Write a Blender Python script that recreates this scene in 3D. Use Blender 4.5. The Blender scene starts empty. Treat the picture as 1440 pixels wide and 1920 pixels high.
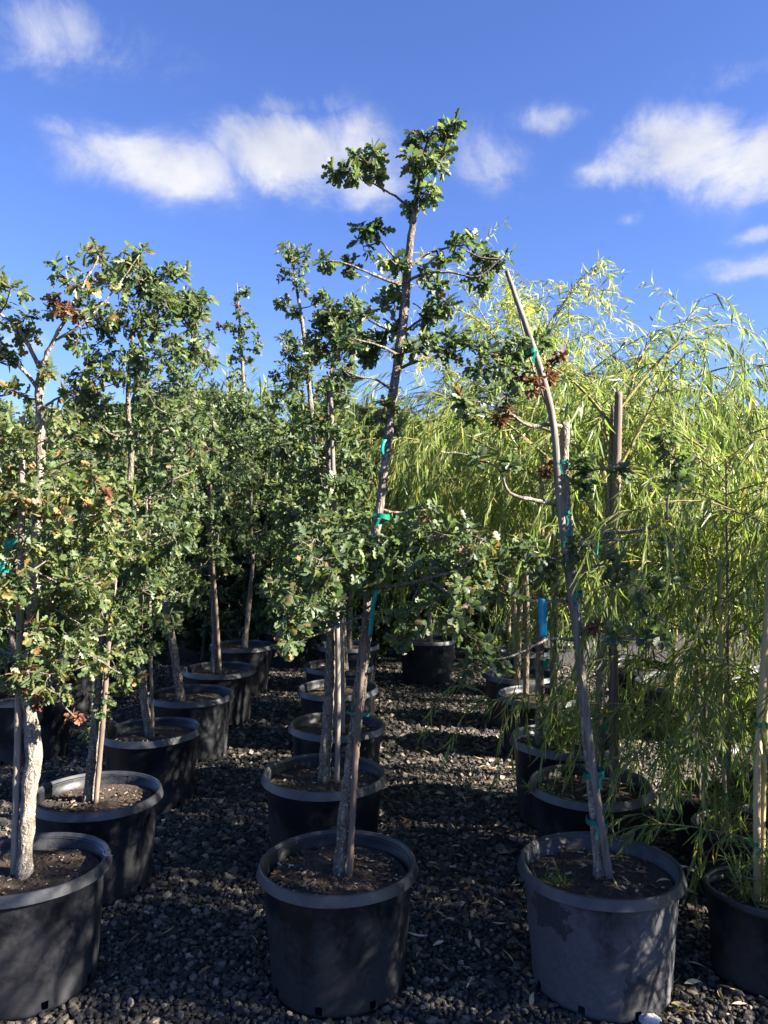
import bpy, math, random
import numpy as np
from mathutils import Vector, Matrix

# ------------------------------------------------------------------ camera, sky, sun, exposure
SC = bpy.context.scene
COL = SC.collection
F = 1450.0            # focal length in photo pixels (1440 x 1920)
CAM_H = 1.59
PITCH = math.radians(0.6)
cam_d = bpy.data.cameras.new('camera')
cam_d.sensor_fit = 'VERTICAL'; cam_d.sensor_height = 36.0
cam_d.lens = 36.0 * F / 1920.0
cam_d.clip_start = 0.05; cam_d.clip_end = 2000
cam = bpy.data.objects.new('camera', cam_d); COL.objects.link(cam)
cam.location = (0, 0, CAM_H); cam.rotation_euler = (math.pi / 2 + PITCH, 0, 0)
SC.camera = cam

SUN_EL = math.radians(28.0)
SUN_AZ = math.radians(107.0)      # clockwise from +Y (view direction): to the right, a little behind the camera
world = bpy.data.worlds.new('World'); SC.world = world; world.use_nodes = True
SKY_STRENGTH = 0.050
SUN_STRENGTH = 5.0
EXPOSURE = 2.58

sd = bpy.data.lights.new('sun', 'SUN'); sd.energy = SUN_STRENGTH; sd.angle = math.radians(0.55); sd.color = (1.0, 0.92, 0.80)
sun = bpy.data.objects.new('sun', sd); COL.objects.link(sun); sun.location = (8, -3, 9)
sdir = Vector((math.sin(SUN_AZ) * math.cos(SUN_EL), math.cos(SUN_AZ) * math.cos(SUN_EL), math.sin(SUN_EL)))
sun.rotation_euler = sdir.to_track_quat('Z', 'Y').to_euler()

SC.view_settings.view_transform = 'Standard'; SC.view_settings.look = 'None'
SC.view_settings.exposure = EXPOSURE; SC.view_settings.gamma = 1.0
SC.render.engine = 'CYCLES'
cy = SC.cycles
cy.max_bounces = 6; cy.diffuse_bounces = 3; cy.glossy_bounces = 3; cy.transmission_bounces = 4; cy.transparent_max_bounces = 8
cy.caustics_reflective = False; cy.caustics_refractive = False
cy.use_denoising = True

def pix_ang(px, py):
    """azimuth (from +Y, clockwise) and elevation of a photo pixel"""
    c, s = math.cos(PITCH), math.sin(PITCH)
    x = (px - 720) / F; u = -(py - 960) / F
    v = Vector((x, c - s * u, s + c * u)).normalized()
    return math.atan2(v.x, v.y), math.asin(v.z)

def build_sky():
    nt = world.node_tree; nt.nodes.clear(); N = nt.nodes.new; L = nt.links.new
    out = N('ShaderNodeOutputWorld'); bg = N('ShaderNodeBackground'); bg.inputs['Strength'].default_value = SKY_STRENGTH
    sky = N('ShaderNodeTexSky'); sky.sky_type = 'NISHITA'; sky.sun_disc = False
    sky.sun_elevation = SUN_EL; sky.sun_rotation = SUN_AZ
    sky.air_density = 1.0; sky.dust_density = 0.25; sky.ozone_density = 3.0; sky.altitude = 200
    tint = N('ShaderNodeMix'); tint.data_type = 'RGBA'; tint.blend_type = 'MULTIPLY'; tint.inputs['Factor'].default_value = 1.0
    L(sky.outputs[0], tint.inputs['A']); tint.inputs['B'].default_value = (0.50, 0.565, 0.88, 1)
    tc = N('ShaderNodeTexCoord')
    sep = N('ShaderNodeSeparateXYZ'); L(tc.outputs['Generated'], sep.inputs[0])
    def M(op, a, b=None, c=None):
        n = N('ShaderNodeMath'); n.operation = op
        for i, v in enumerate((a, b, c)):
            if v is None: continue
            if isinstance(v, (int, float)): n.inputs[i].default_value = v
            else: L(v, n.inputs[i])
        return n.outputs[0]
    wn = N('ShaderNodeTexNoise'); wn.inputs['Scale'].default_value = 6.0; wn.inputs['Detail'].default_value = 8; wn.inputs['Roughness'].default_value = .6; L(tc.outputs['Generated'], wn.inputs['Vector'])
    ws = N('ShaderNodeSeparateColor'); L(wn.outputs['Color'], ws.inputs[0])
    az = M('ADD', M('ARCTAN2', sep.outputs[0], sep.outputs[1]), M('MULTIPLY', M('SUBTRACT', ws.outputs[0], .5), .16))
    el = M('ADD', M('ARCSINE', sep.outputs[2]), M('MULTIPLY', M('SUBTRACT', ws.outputs[1], .5), .08))
    # warp
    nz = N('ShaderNodeTexNoise'); nz.inputs['Scale'].default_value = 8.0; nz.inputs['Detail'].default_value = 14; nz.inputs['Roughness'].default_value = 0.66
    mp = N('ShaderNodeMapping'); mp.inputs['Scale'].default_value = (0.95, 0.95, 1.3); mp.inputs['Location'].default_value = (3.1, 1.7, 0.4)
    L(tc.outputs['Generated'], mp.inputs[0]); L(mp.outputs[0], nz.inputs['Vector'])
    nz.inputs['Distortion'].default_value = 0.5
    nz2 = N('ShaderNodeTexNoise'); nz2.inputs['Scale'].default_value = 10.0; nz2.inputs['Detail'].default_value = 8
    L(mp.outputs[0], nz2.inputs['Vector'])
    blobs = []
    for (px, py, sx, sy, amp) in [(570, 280, 150, 75, 1.1), (500, 250, 110, 60, .75), (680, 335, 130, 65, .85), (330, 320, 200, 75, .72), (200, 310, 170, 60, .5), (900, 310, 100, 80, .5),
                                  (1290, 275, 160, 90, 1.15), (1430, 290, 150, 95, 1.1), (1200, 315, 140, 55, .8), (1390, 140, 170, 70, .5),
                                  (110, 55, 230, 100, .62), (30, 80, 160, 90, .45), (1030, 212, 75, 40, .5), (1412, 445, 50, 22, .55), (1395, 508, 90, 24, .55),
                                  (385, 655, 40, 24, .5), (100, 255, 80, 32, .4), (1215, 425, 50, 24, .4), (570, 190, 110, 40, .5),
                                  (30, 640, 130, 34, .55), (1400, 650, 120, 40, .6)]:
        a0, e0 = pix_ang(px, py); a1, _ = pix_ang(px + sx, py); _, e1 = pix_ang(px, py - sy)
        blobs.append((a0, e0, a1 - a0, e1 - e0, amp))
    r = random.Random(5)
    for k in range(16):      # the same kind of clouds all round the sky
        a0 = math.radians(42 + k * 17.6 + r.uniform(-5, 5)); a0 = a0 if a0 < math.pi else a0 - 2 * math.pi
        blobs.append((a0, math.radians(r.uniform(8, 38)), r.uniform(.06, .13), r.uniform(.03, .06), r.uniform(.5, 1.05)))
    tot = None
    for (a0, e0, sa, se, amp) in blobs:
        da = M('MULTIPLY', M('SUBTRACT', az, a0), 1 / sa); de = M('MULTIPLY', M('SUBTRACT', el, e0), 1 / se)
        g = M('MULTIPLY', M('EXPONENT', M('MULTIPLY', M('ADD', M('MULTIPLY', da, da), M('MULTIPLY', de, de)), -1.0)), amp)
        tot = g if tot is None else M('MAXIMUM', tot, g)
    dens = M('ADD', M('MULTIPLY', tot, 1.55), M('MULTIPLY', M('SUBTRACT', nz.outputs['Fac'], 0.585), 2.9))
    dens = M('MULTIPLY', dens, M('MINIMUM', M('MULTIPLY', tot, 2.2), 1.0))
    sm = N('ShaderNodeMapRange'); sm.interpolation_type = 'SMOOTHSTEP'
    L(dens, sm.inputs['Value']); sm.inputs['From Min'].default_value = 0.0; sm.inputs['From Max'].default_value = 1.4
    sm.inputs['To Min'].default_value = 0.0; sm.inputs['To Max'].default_value = 0.95
    cr = N('ShaderNodeValToRGB'); L(nz2.outputs['Fac'], cr.inputs[0])
    CL = 1.0 / SKY_STRENGTH * 0.172
    cr.color_ramp.elements[0].position = .3; cr.color_ramp.elements[0].color = (.60 * CL, .65 * CL, .80 * CL, 1)
    cr.color_ramp.elements[1].position = .62; cr.color_ramp.elements[1].color = (.98 * CL, .97 * CL, .99 * CL, 1)
    mx = N('ShaderNodeMix'); mx.data_type = 'RGBA'
    L(sm.outputs[0], mx.inputs['Factor']); L(tint.outputs['Result'], mx.inputs['A']); L(cr.outputs[0], mx.inputs['B'])
    L(mx.outputs['Result'], bg.inputs['Color']); L(bg.outputs[0], out.inputs[0])
build_sky()

# ------------------------------------------------------------------ helpers
rng = np.random.default_rng(11)
def P(px, py, d):
    """photo pixel at world depth Y=d -> world point"""
    c, s = math.cos(PITCH), math.sin(PITCH)
    x = (px - 720) / F; u = -(py - 960) / F
    wy = c - s * u; wz = s + c * u
    t = d / wy
    return np.array([x * t, d, CAM_H + wz * t])
def depth_for(py, z):
    c, s = math.cos(PITCH), math.sin(PITCH)
    u = -(py - 960) / F
    return (z - CAM_H) / ((s + c * u) / (c - s * u))
def norm(v):
    return v / (np.linalg.norm(v, axis=-1, keepdims=True) + 1e-9)

class MA:
    """collects geometry for ONE mesh object"""
    def __init__(s): s.v = []; s.f = {}; s.r = []; s.n = 0
    def add(s, verts, faces, rnd=0.0):
        verts = np.asarray(verts, float); faces = np.asarray(faces, int)
        s.v.append(verts); s.f.setdefault(faces.shape[1], []).append(faces + s.n)
        s.r.append(np.broadcast_to(np.asarray(rnd, float), (len(verts),)).copy()); s.n += len(verts)
    def add2(s, verts, facelists, rnd=0.0):
        verts = np.asarray(verts, float)
        for fl in facelists:
            fl = np.asarray(fl, int)
            if len(fl): s.f.setdefault(fl.shape[1], []).append(fl + s.n)
        s.v.append(verts); s.r.append(np.broadcast_to(np.asarray(rnd, float), (len(verts),)).copy()); s.n += len(verts)
    def mesh(s, name, origin=(0, 0, 0), smooth=True):
        V = np.concatenate(s.v) - np.asarray(origin, float); R = np.concatenate(s.r)
        me = bpy.data.meshes.new(name)
        loops = []; starts = []; tot = 0
        for k, fl in s.f.items():
            A = np.concatenate(fl); loops.append(A.ravel()); starts.append(tot + np.arange(len(A)) * k); tot += A.size
        loops = np.concatenate(loops); starts = np.concatenate(starts)
        me.vertices.add(len(V)); me.vertices.foreach_set('co', V.astype(np.float32).ravel())
        me.loops.add(len(loops)); me.loops.foreach_set('vertex_index', loops.astype(np.int32))
        me.polygons.add(len(starts)); me.polygons.foreach_set('loop_start', starts.astype(np.int32))
        a = me.attributes.new('rnd', 'FLOAT', 'POINT'); a.data.foreach_set('value', R.astype(np.float32))
        me.update(calc_edges=True); me.validate()
        me.polygons.foreach_set('use_smooth', np.full(len(me.polygons), smooth))
        return me

def obj(name, me, mat, parent=None, loc=None):
    o = bpy.data.objects.new(name, me); COL.objects.link(o)
    if mat is not None and not me.materials: me.materials.append(mat)
    if parent is not None: o.parent = parent
    if loc is not None: o.location = loc
    return o
def thing(name, label, cat, loc, group=None):
    e = bpy.data.objects.new(name, None); COL.objects.link(e); e.location = loc; e.empty_display_size = .1
    return tag(e, label, cat, group)
def tag(o, label, cat, group=None):
    o['label'] = label; o['category'] = cat
    if group: o['group'] = group
    return o

def smooth_path(pts, rad, step):
    """Catmull-Rom through pts, resampled about every `step` metres"""
    pts = np.asarray(pts, float); rad = np.asarray(rad, float)
    if len(pts) == 2:
        n = max(2, int(np.linalg.norm(pts[1] - pts[0]) / step)); t = np.linspace(0, 1, n + 1)[:, None]
        return pts[0] * (1 - t) + pts[1] * t, rad[0] * (1 - t[:, 0]) + rad[1] * t[:, 0]
    Q = np.vstack([2 * pts[0] - pts[1], pts, 2 * pts[-1] - pts[-2]]); out = []; ro = []
    for i in range(len(pts) - 1):
        p0, p1, p2, p3 = Q[i:i + 4]
        n = max(1, int(round(np.linalg.norm(p2 - p1) / step)))
        t = (np.arange(n) / n)[:, None]
        out.append(.5 * (2 * p1 + (p2 - p0) * t + (2 * p0 - 5 * p1 + 4 * p2 - p3) * t ** 2 + (3 * p1 - p0 - 3 * p2 + p3) * t ** 3))
        ro.append(rad[i] * (1 - t[:, 0]) + rad[i + 1] * t[:, 0])
    out.append(pts[-1:]); ro.append(rad[-1:])
    return np.vstack(out), np.concatenate(ro)

def tube(ma, pts, rad, segs=8, rough=0.0, rnd=0.0, cap=True):
    pts = np.asarray(pts, float); n = len(pts)
    T = norm(np.gradient(pts, axis=0)); ref = np.array([0, 0, 1.0]) if abs(T[0][2]) < .8 else np.array([0, 1.0, 0])
    U = np.zeros_like(pts); u = norm(np.cross(T[0], ref))
    for i in range(n):
        u = norm(u - T[i] * np.dot(u, T[i])); U[i] = u
    W = np.cross(T, U)
    a = np.arange(segs) * 2 * math.pi / segs
    R = np.asarray(rad)[:, None] * np.ones(segs)
    if rough: R = R * (1 + rough * (rng.random((n, segs)) - .5) * 2)
    ring = pts[:, None, :] + R[..., None] * (np.cos(a)[None, :, None] * U[:, None, :] + np.sin(a)[None, :, None] * W[:, None, :])
    V = ring.reshape(-1, 3)
    i = np.arange(n - 1)[:, None] * segs; j = np.arange(segs)[None]; k = (j + 1) % segs
    Fq = np.stack([i + j, i + k, i + segs + k, i + segs + j], -1).reshape(-1, 4)
    if cap:
        V = np.vstack([V, pts[:1], pts[-1:]]); c0, c1 = n * segs, n * segs + 1
        j = np.arange(segs); k = (j + 1) % segs
        ft = np.concatenate([np.stack([np.full(segs, c0), k, j], -1), np.stack([np.full(segs, c1), (n - 1) * segs + j, (n - 1) * segs + k], -1)])
        ma.add2(V, [Fq, ft], rnd)
    else: ma.add2(V, [Fq], rnd)

def lathe(ma, prof, segs, rfun=None, skip=None, rnd=0.0):
    prof = np.asarray(prof, float); n = len(prof); a = np.arange(segs) * 2 * math.pi / segs
    R = prof[:, 0][:, None] * np.ones(segs); Z = prof[:, 1][:, None] * np.ones(segs)
    if rfun is not None: R = R + rfun(a[None, :], Z) * (R > .05)
    V = np.stack([R * np.cos(a), R * np.sin(a), Z], -1).reshape(-1, 3)
    i = np.arange(n - 1)[:, None] * segs; j = np.arange(segs)[None]; k = (j + 1) % segs
    Fq = np.stack([i + j, i + k, i + segs + k, i + segs + j], -1)
    if skip is not None:
        m = np.array([[not skip(r_, s_) for s_ in range(segs)] for r_ in range(n - 1)]); Fq = Fq[m]
    ma.add(V, Fq.reshape(-1, 4), rnd)

# ------------------------------------------------------------------ materials
def mat(name):
    m = bpy.data.materials.new(name); m.use_nodes = True; nt = m.node_tree; nt.nodes.clear()
    o = nt.nodes.new('ShaderNodeOutputMaterial'); b = nt.nodes.new('ShaderNodeBsdfPrincipled'); nt.links.new(b.outputs[0], o.inputs[0])
    return m, nt, b, o
def ramp(nt, stops, inp, interp='LINEAR'):
    r = nt.nodes.new('ShaderNodeValToRGB'); r.color_ramp.interpolation = interp; e = r.color_ramp.elements
    while len(e) < len(stops): e.new(.5)
    for i, (p, c) in enumerate(stops): e[i].position = p; e[i].color = (*c, 1)
    nt.links.new(inp, r.inputs[0]); return r.outputs[0]
def noise(nt, scale, detail=4, rough=.55, vec=None, scl=None):
    n = nt.nodes.new('ShaderNodeTexNoise'); n.inputs['Scale'].default_value = scale; n.inputs['Detail'].default_value = detail; n.inputs['Roughness'].default_value = rough
    if vec is None:
        tc = nt.nodes.new('ShaderNodeTexCoord'); vec = tc.outputs['Object']
    if scl is not None:
        mp = nt.nodes.new('ShaderNodeMapping'); mp.inputs['Scale'].default_value = scl; nt.links.new(vec, mp.inputs[0]); vec = mp.outputs[0]
    nt.links.new(vec, n.inputs['Vector']); return n.outputs['Fac']
def mixc(nt, fac, a, b, blend='MIX'):
    m = nt.nodes.new('ShaderNodeMix'); m.data_type = 'RGBA'; m.blend_type = blend
    for s, v in (('Factor', fac), ('A', a), ('B', b)):
        if isinstance(v, (int, float)): m.inputs[s].default_value = v
        elif isinstance(v, tuple): m.inputs[s].default_value = (*v, 1)
        else: nt.links.new(v, m.inputs[s])
    return m.outputs['Result']
def bump(nt, b, h, strength, dist):
    n = nt.nodes.new('ShaderNodeBump'); n.inputs['Strength'].default_value = strength; n.inputs['Distance'].default_value = dist
    nt.links.new(h, n.inputs['Height']); nt.links.new(n.outputs[0], b.inputs['Normal'])

def leaf_mat(name, stops, by_object=False, trans=.48, rough=.44, shine=.4):
    m, nt, b, o = mat(name)
    if by_object:
        oi = nt.nodes.new('ShaderNodeObjectInfo'); src = oi.outputs['Random']
    else:
        at = nt.nodes.new('ShaderNodeAttribute'); at.attribute_name = 'rnd'; src = at.outputs['Fac']
    c = ramp(nt, stops, src)
    n = noise(nt, 60, 2)
    c = mixc(nt, .3, c, mixc(nt, n, (.55, .55, .55), (1.35, 1.35, 1.2)), 'MULTIPLY')
    nt.links.new(c, b.inputs['Base Color']); b.inputs['Roughness'].default_value = rough; b.inputs['Specular IOR Level'].default_value = shine
    t = nt.nodes.new('ShaderNodeBsdfTranslucent')
    nt.links.new(mixc(nt, 1.0, c, (1.3, 1.4, .75), 'MULTIPLY'), t.inputs['Color'])
    mx = nt.nodes.new('ShaderNodeMixShader'); mx.inputs[0].default_value = trans
    nt.links.new(b.outputs[0], mx.inputs[1]); nt.links.new(t.outputs[0], mx.inputs[2]); nt.links.new(mx.outputs[0], o.inputs[0])
    return m
OAK = [(0, (.060, .094, .048)), (.35, (.092, .135, .066)), (.62, (.135, .180, .086)), (.84, (.19, .22, .10)), (.90, (.21, .19, .08)), (.94, (.22, .135, .065)), (1, (.14, .08, .05))]
OAKW = [(0, (.078, .112, .050)), (.3, (.112, .156, .066)), (.6, (.155, .195, .082)), (.80, (.215, .225, .09)), (.88, (.27, .20, .075)), (.93, (.29, .155, .065)), (1, (.17, .085, .05))]
WIL = [(0, (.105, .155, .050)), (.4, (.16, .22, .068)), (.7, (.23, .275, .092)), (.9, (.33, .35, .13)), (.97, (.38, .31, .09)), (1, (.38, .23, .09))]
WILY = [(0, (.16, .205, .055)), (.5, (.25, .29, .075)), (.85, (.37, .37, .11)), (1, (.46, .38, .10))]
M_OAK = leaf_mat('oak_leaf', OAK); M_OAKW = leaf_mat('oak_leaf_turning', OAKW)
M_OAK1 = leaf_mat('oak_leaf_single', [(p * .93, c) for p, c in OAK[:5]] + [(.96, OAK[5][1]), (1, OAK[6][1])], True)
M_OAKW1 = leaf_mat('oak_leaf_turning_single', OAKW, True)
M_WIL = leaf_mat('willow_leaf', WIL, trans=.52, rough=.4); M_WILY = leaf_mat('willow_leaf_yellow', WILY, trans=.5)
M_WIL1 = leaf_mat('willow_leaf_single', WIL, True, trans=.52, rough=.4)
M_RUST = leaf_mat('oak_leaf_dead', [(0, (.075, .028, .020)), (.6, (.14, .055, .03)), (1, (.24, .12, .055))], trans=.25, rough=.7)
M_OLE = leaf_mat('oleander_leaf', [(0, (.06, .11, .035)), (.6, (.13, .19, .05)), (.9, (.28, .28, .07)), (1, (.36, .34, .10))], trans=.35)
M_DRY = leaf_mat('dry_leaf', [(0, (.14, .06, .035)), (.3, (.27, .16, .08)), (.6, (.42, .31, .17)), (1, (.58, .50, .34))], True, trans=.15, rough=.8, shine=.2)

def bark_mat(name, dark, light, scale=1.0, bstr=.8):
    m, nt, b, o = mat(name)
    n1 = noise(nt, 45 * scale, 6, .65, scl=(1, 1, .35)); n2 = noise(nt, 9, 3)
    v = nt.nodes.new('ShaderNodeTexVoronoi'); v.feature = 'DISTANCE_TO_EDGE'; v.inputs['Scale'].default_value = 70 * scale
    tc = nt.nodes.new('ShaderNodeTexCoord'); mp = nt.nodes.new('ShaderNodeMapping'); mp.inputs['Scale'].default_value = (1, 1, .28)
    nt.links.new(tc.outputs['Object'], mp.inputs[0])
    wn = nt.nodes.new('ShaderNodeTexNoise'); wn.inputs['Scale'].default_value = 40; wn.inputs['Detail'].default_value = 4; nt.links.new(tc.outputs['Object'], wn.inputs['Vector'])
    va = nt.nodes.new('ShaderNodeVectorMath'); va.operation = 'MULTIPLY_ADD'; nt.links.new(wn.outputs['Color'], va.inputs[0]); va.inputs[1].default_value = (.03, .03, .03); nt.links.new(mp.outputs[0], va.inputs[2]); nt.links.new(va.outputs[0], v.inputs['Vector'])
    c = ramp(nt, [(.3, dark), (.52, tuple((a + b_) / 2 for a, b_ in zip(dark, light))), (.68, light)], n1)
    c = mixc(nt, .55, c, ramp(nt, [(.3, (.6, .58, .55)), (.7, (1.3, 1.28, 1.22))], n2), 'MULTIPLY')
    crack = ramp(nt, [(0, (.45, .43, .41)), (.22, (1, 1, 1))], v.outputs['Distance'])
    c = mixc(nt, .75, c, crack, 'MULTIPLY')
    lich = noise(nt, 120, 3, .6); c = mixc(nt, ramp(nt, [(.60, (0, 0, 0)), (.66, (1, 1, 1))], lich), c, tuple(min(1, x * 1.5) for x in light))
    nt.links.new(c, b.inputs['Base Color']); b.inputs['Roughness'].default_value = .9; b.inputs['Specular IOR Level'].default_value = .2
    h = nt.nodes.new('ShaderNodeMath'); h.operation = 'ADD'; nt.links.new(n1, h.inputs[0])
    mr = nt.nodes.new('ShaderNodeMath'); mr.operation = 'MINIMUM'; nt.links.new(v.outputs['Distance'], mr.inputs[0]); mr.inputs[1].default_value = .25
    nt.links.new(mr.outputs[0], h.inputs[1]); bump(nt, b, h.outputs[0], bstr, .012)
    return m
M_BARK = bark_mat('oak_bark', (.062, .051, .041), (.30, .26, .21))
M_BARKP = bark_mat('oak_bark_pale', (.13, .112, .092), (.42, .37, .305))
M_TWIG = bark_mat('twig_bark', (.07, .055, .045), (.20, .17, .14), 1.5, .3)
M_WBARK = bark_mat('willow_bark', (.13, .10, .075), (.33, .28, .20), .8)
M_WTWIG = bark_mat('willow_twig', (.16, .15, .06), (.30, .26, .11), 1.5, .2)

def wood_mat(name, a, c_):
    m, nt, b, o = mat(name)
    n1 = noise(nt, 30, 5, .6, scl=(3, 3, .15)); n2 = noise(nt, 6, 3)
    c = mixc(nt, .5, ramp(nt, [(.3, a), (.7, c_)], n1), ramp(nt, [(.3, (.6, .6, .6)), (.7, (1.25, 1.25, 1.25))], n2), 'MULTIPLY')
    nt.links.new(c, b.inputs['Base Color']); b.inputs['Roughness'].default_value = .8; bump(nt, b, n1, .4, .004); return m
M_WOOD = wood_mat('weathered_wood', (.09, .075, .06), (.24, .205, .17)); M_WOODR = wood_mat('brown_wood', (.08, .055, .04), (.19, .135, .10))
M_BAMB = wood_mat('bamboo', (.36, .27, .12), (.56, .45, .23)); M_BAMBG = wood_mat('grey_bamboo', (.15, .125, .095), (.30, .26, .205))

def tape_mat(name, c, tr=.25):
    m, nt, b, o = mat(name)
    n = noise(nt, 40, 3); nt.links.new(mixc(nt, n, tuple(x * .75 for x in c), tuple(min(1, x * 1.25) for x in c)), b.inputs['Base Color'])
    b.inputs['Roughness'].default_value = .35; t = nt.nodes.new('ShaderNodeBsdfTranslucent'); t.inputs['Color'].default_value = (*c, 1)
    mx = nt.nodes.new('ShaderNodeMixShader'); mx.inputs[0].default_value = tr
    nt.links.new(b.outputs[0], mx.inputs[1]); nt.links.new(t.outputs[0], mx.inputs[2]); nt.links.new(mx.outputs[0], o.inputs[0]); return m
M_TAPE = tape_mat('green_tape', (.004, .17, .11)); M_TEAL = tape_mat('teal_ribbon', (.008, .30, .27)); M_BLUE = tape_mat('blue_tag', (.012, .36, .56), .35)

def pot_mat(name, dust, seed, streak=False):
    m, nt, b, o = mat(name)
    tc = nt.nodes.new('ShaderNodeTexCoord'); mp = nt.nodes.new('ShaderNodeMapping'); mp.inputs['Location'].default_value = (seed * 3.7, seed * 1.3, seed * .7)
    nt.links.new(tc.outputs['Object'], mp.inputs[0]); vec = mp.outputs[0]
    n1 = noise(nt, 6, 6, .6, vec); n2 = noise(nt, 55, 5, .7, vec); n3 = noise(nt, 22, 4, .7, vec, scl=(1, 1, .12))
    sep = nt.nodes.new('ShaderNodeSeparateXYZ'); nt.links.new(tc.outputs['Object'], sep.inputs[0])
    mr = nt.nodes.new('ShaderNodeMapRange'); mr.inputs['From Min'].default_value = .30; mr.inputs['From Max'].default_value = .02; mr.inputs['To Min'].default_value = 0; mr.inputs['To Max'].default_value = .26
    nt.links.new(sep.outputs[2], mr.inputs['Value'])                      # splashed dust collects near the ground
    a = nt.nodes.new('ShaderNodeMath'); a.operation = 'ADD'; nt.links.new(n1, a.inputs[0]); nt.links.new(mr.outputs[0], a.inputs[1])
    a2 = nt.nodes.new('ShaderNodeMath'); a2.operation = 'MULTIPLY_ADD'; nt.links.new(n3 if streak else n2, a2.inputs[0]); a2.inputs[1].default_value = .30; nt.links.new(a.outputs[0], a2.inputs[2])
    f = ramp(nt, [(.70 - dust * .3, (0, 0, 0)), (.90 - dust * .3, (1, 1, 1))], a2.outputs[0])
    b.inputs['Specular IOR Level'].default_value = .3
    c = mixc(nt, f, (.006, .007, .010), (.085, .085, .090) if streak else (.024, .0245, .027))
    c = mixc(nt, .35, c, ramp(nt, [(.35, (.5, .5, .5)), (.65, (1.4, 1.4, 1.4))], n2), 'MULTIPLY')
    if streak:
        wv = nt.nodes.new('ShaderNodeTexNoise'); wv.inputs['Scale'].default_value = 20; wv.inputs['Detail'].default_value = 9; wv.inputs['Roughness'].default_value = .7; nt.links.new(tc.outputs['Object'], wv.inputs['Vector'])
        ad = nt.nodes.new('ShaderNodeVectorMath'); ad.operation = 'MULTIPLY_ADD'; nt.links.new(wv.outputs['Color'], ad.inputs[0]); ad.inputs[1].default_value = (.16, .16, .16); nt.links.new(tc.outputs['Object'], ad.inputs[2])
        sp = nt.nodes.new('ShaderNodeSeparateXYZ'); nt.links.new(ad.outputs[0], sp.inputs[0])
        def mth(op, a_, b_):
            q = nt.nodes.new('ShaderNodeMath'); q.operation = op
            for i_, v_ in enumerate((a_, b_)):
                if isinstance(v_, (int, float)): q.inputs[i_].default_value = v_
                else: nt.links.new(v_, q.inputs[i_])
            return q.outputs[0]
        def box(x0, x1, z0, z1):
            return mth('MULTIPLY', mth('MULTIPLY', mth('MULTIPLY', mth('GREATER_THAN', sp.outputs[0], x0), mth('LESS_THAN', sp.outputs[0], x1)), mth('MULTIPLY', mth('GREATER_THAN', sp.outputs[2], z0), mth('LESS_THAN', sp.outputs[2], z1))), mth('LESS_THAN', sp.outputs[1], 0.05))
        mk = mth('MAXIMUM', mth('MAXIMUM', box(.095, .245, .0, .23), mth('MULTIPLY', box(.098, .122, .18, .35), .6)), box(-.16, -.075, .33, .44))
        c = mixc(nt, mth('MULTIPLY', mth('MULTIPLY', mk, .8), mth('MINIMUM', mth('ADD', n2, .35), 1.0)), c, (.012, .013, .016))
    nt.links.new(c, b.inputs['Base Color'])
    nt.links.new(ramp(nt, [(0, (.38,) * 3), (1, (.72,) * 3)], f), b.inputs['Roughness'])
    bump(nt, b, n2, .12, .002); return m
POTM = [pot_mat('black_plastic_a', .25, 1), pot_mat('black_plastic_b', .12, 2), pot_mat('black_plastic_c', .38, 3)]
M_POTR = pot_mat('black_plastic_faded', .75, 4, True)
m, nt, b, o = mat('rim_plastic'); n = noise(nt, 30, 5, .65)
nt.links.new(ramp(nt, [(.3, (.015, .017, .021)), (.7, (.036, .038, .043))], n), b.inputs['Base Color']); b.inputs['Roughness'].default_value = .42; bump(nt, b, n, .08, .002); M_RIM = m
m, nt, b, o = mat('potting_soil'); n = noise(nt, 90, 6, .7); n2 = noise(nt, 12, 3)
c = mixc(nt, .5, ramp(nt, [(.35, (.018, .012, .008)), (.6, (.050, .034, .022)), (.76, (.16, .12, .08))], n), ramp(nt, [(.3, (.6, .6, .6)), (.7, (1.5, 1.4, 1.3))], n2), 'MULTIPLY')
nt.links.new(c, b.inputs['Base Color']); b.inputs['Roughness'].default_value = .95; bump(nt, b, n, 1, .012); M_SOIL = m
m, nt, b, o = mat('wood_chips'); at = nt.nodes.new('ShaderNodeAttribute'); at.attribute_name = 'rnd'
nt.links.new(ramp(nt, [(0, (.03, .02, .013)), (.55, (.09, .06, .035)), (.8, (.22, .16, .10)), (1, (.48, .40, .28))], at.outputs['Fac']), b.inputs['Base Color']); b.inputs['Roughness'].default_value = .9; M_CHIP = m
m, nt, b, o = mat('gravel_stone'); at = nt.nodes.new('ShaderNodeAttribute'); at.attribute_name = 'rnd'; n = noise(nt, 160, 4, .6)
c = ramp(nt, [(0, (.014, .0135, .013)), (.45, (.054, .049, .043)), (.75, (.145, .124, .098)), (.92, (.30, .245, .185)), (1, (.40, .35, .28))], at.outputs['Fac'])
c = mixc(nt, .6, c, ramp(nt, [(.3, (.6, .6, .6)), (.7, (1.35, 1.33, 1.3))], n), 'MULTIPLY')
nt.links.new(c, b.inputs['Base Color']); b.inputs['Roughness'].default_value = .85; b.inputs['Specular IOR Level'].default_value = .3; bump(nt, b, n, .3, .003); M_STONE = m
m, nt, b, o = mat('gravel_ground'); n = noise(nt, 35, 6, .7); v = nt.nodes.new('ShaderNodeTexVoronoi'); v.inputs['Scale'].default_value = 45
tc = nt.nodes.new('ShaderNodeTexCoord'); nt.links.new(tc.outputs['Object'], v.inputs['Vector'])
c = mixc(nt, .7, ramp(nt, [(.3, (.02, .019, .018)), (.7, (.07, .065, .06))], n), v.outputs['Color'], 'MULTIPLY')
nt.links.new(c, b.inputs['Base Color']); b.inputs['Roughness'].default_value = .95; bump(nt, b, v.outputs['Distance'], .8, .02); M_GROUND = m
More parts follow.
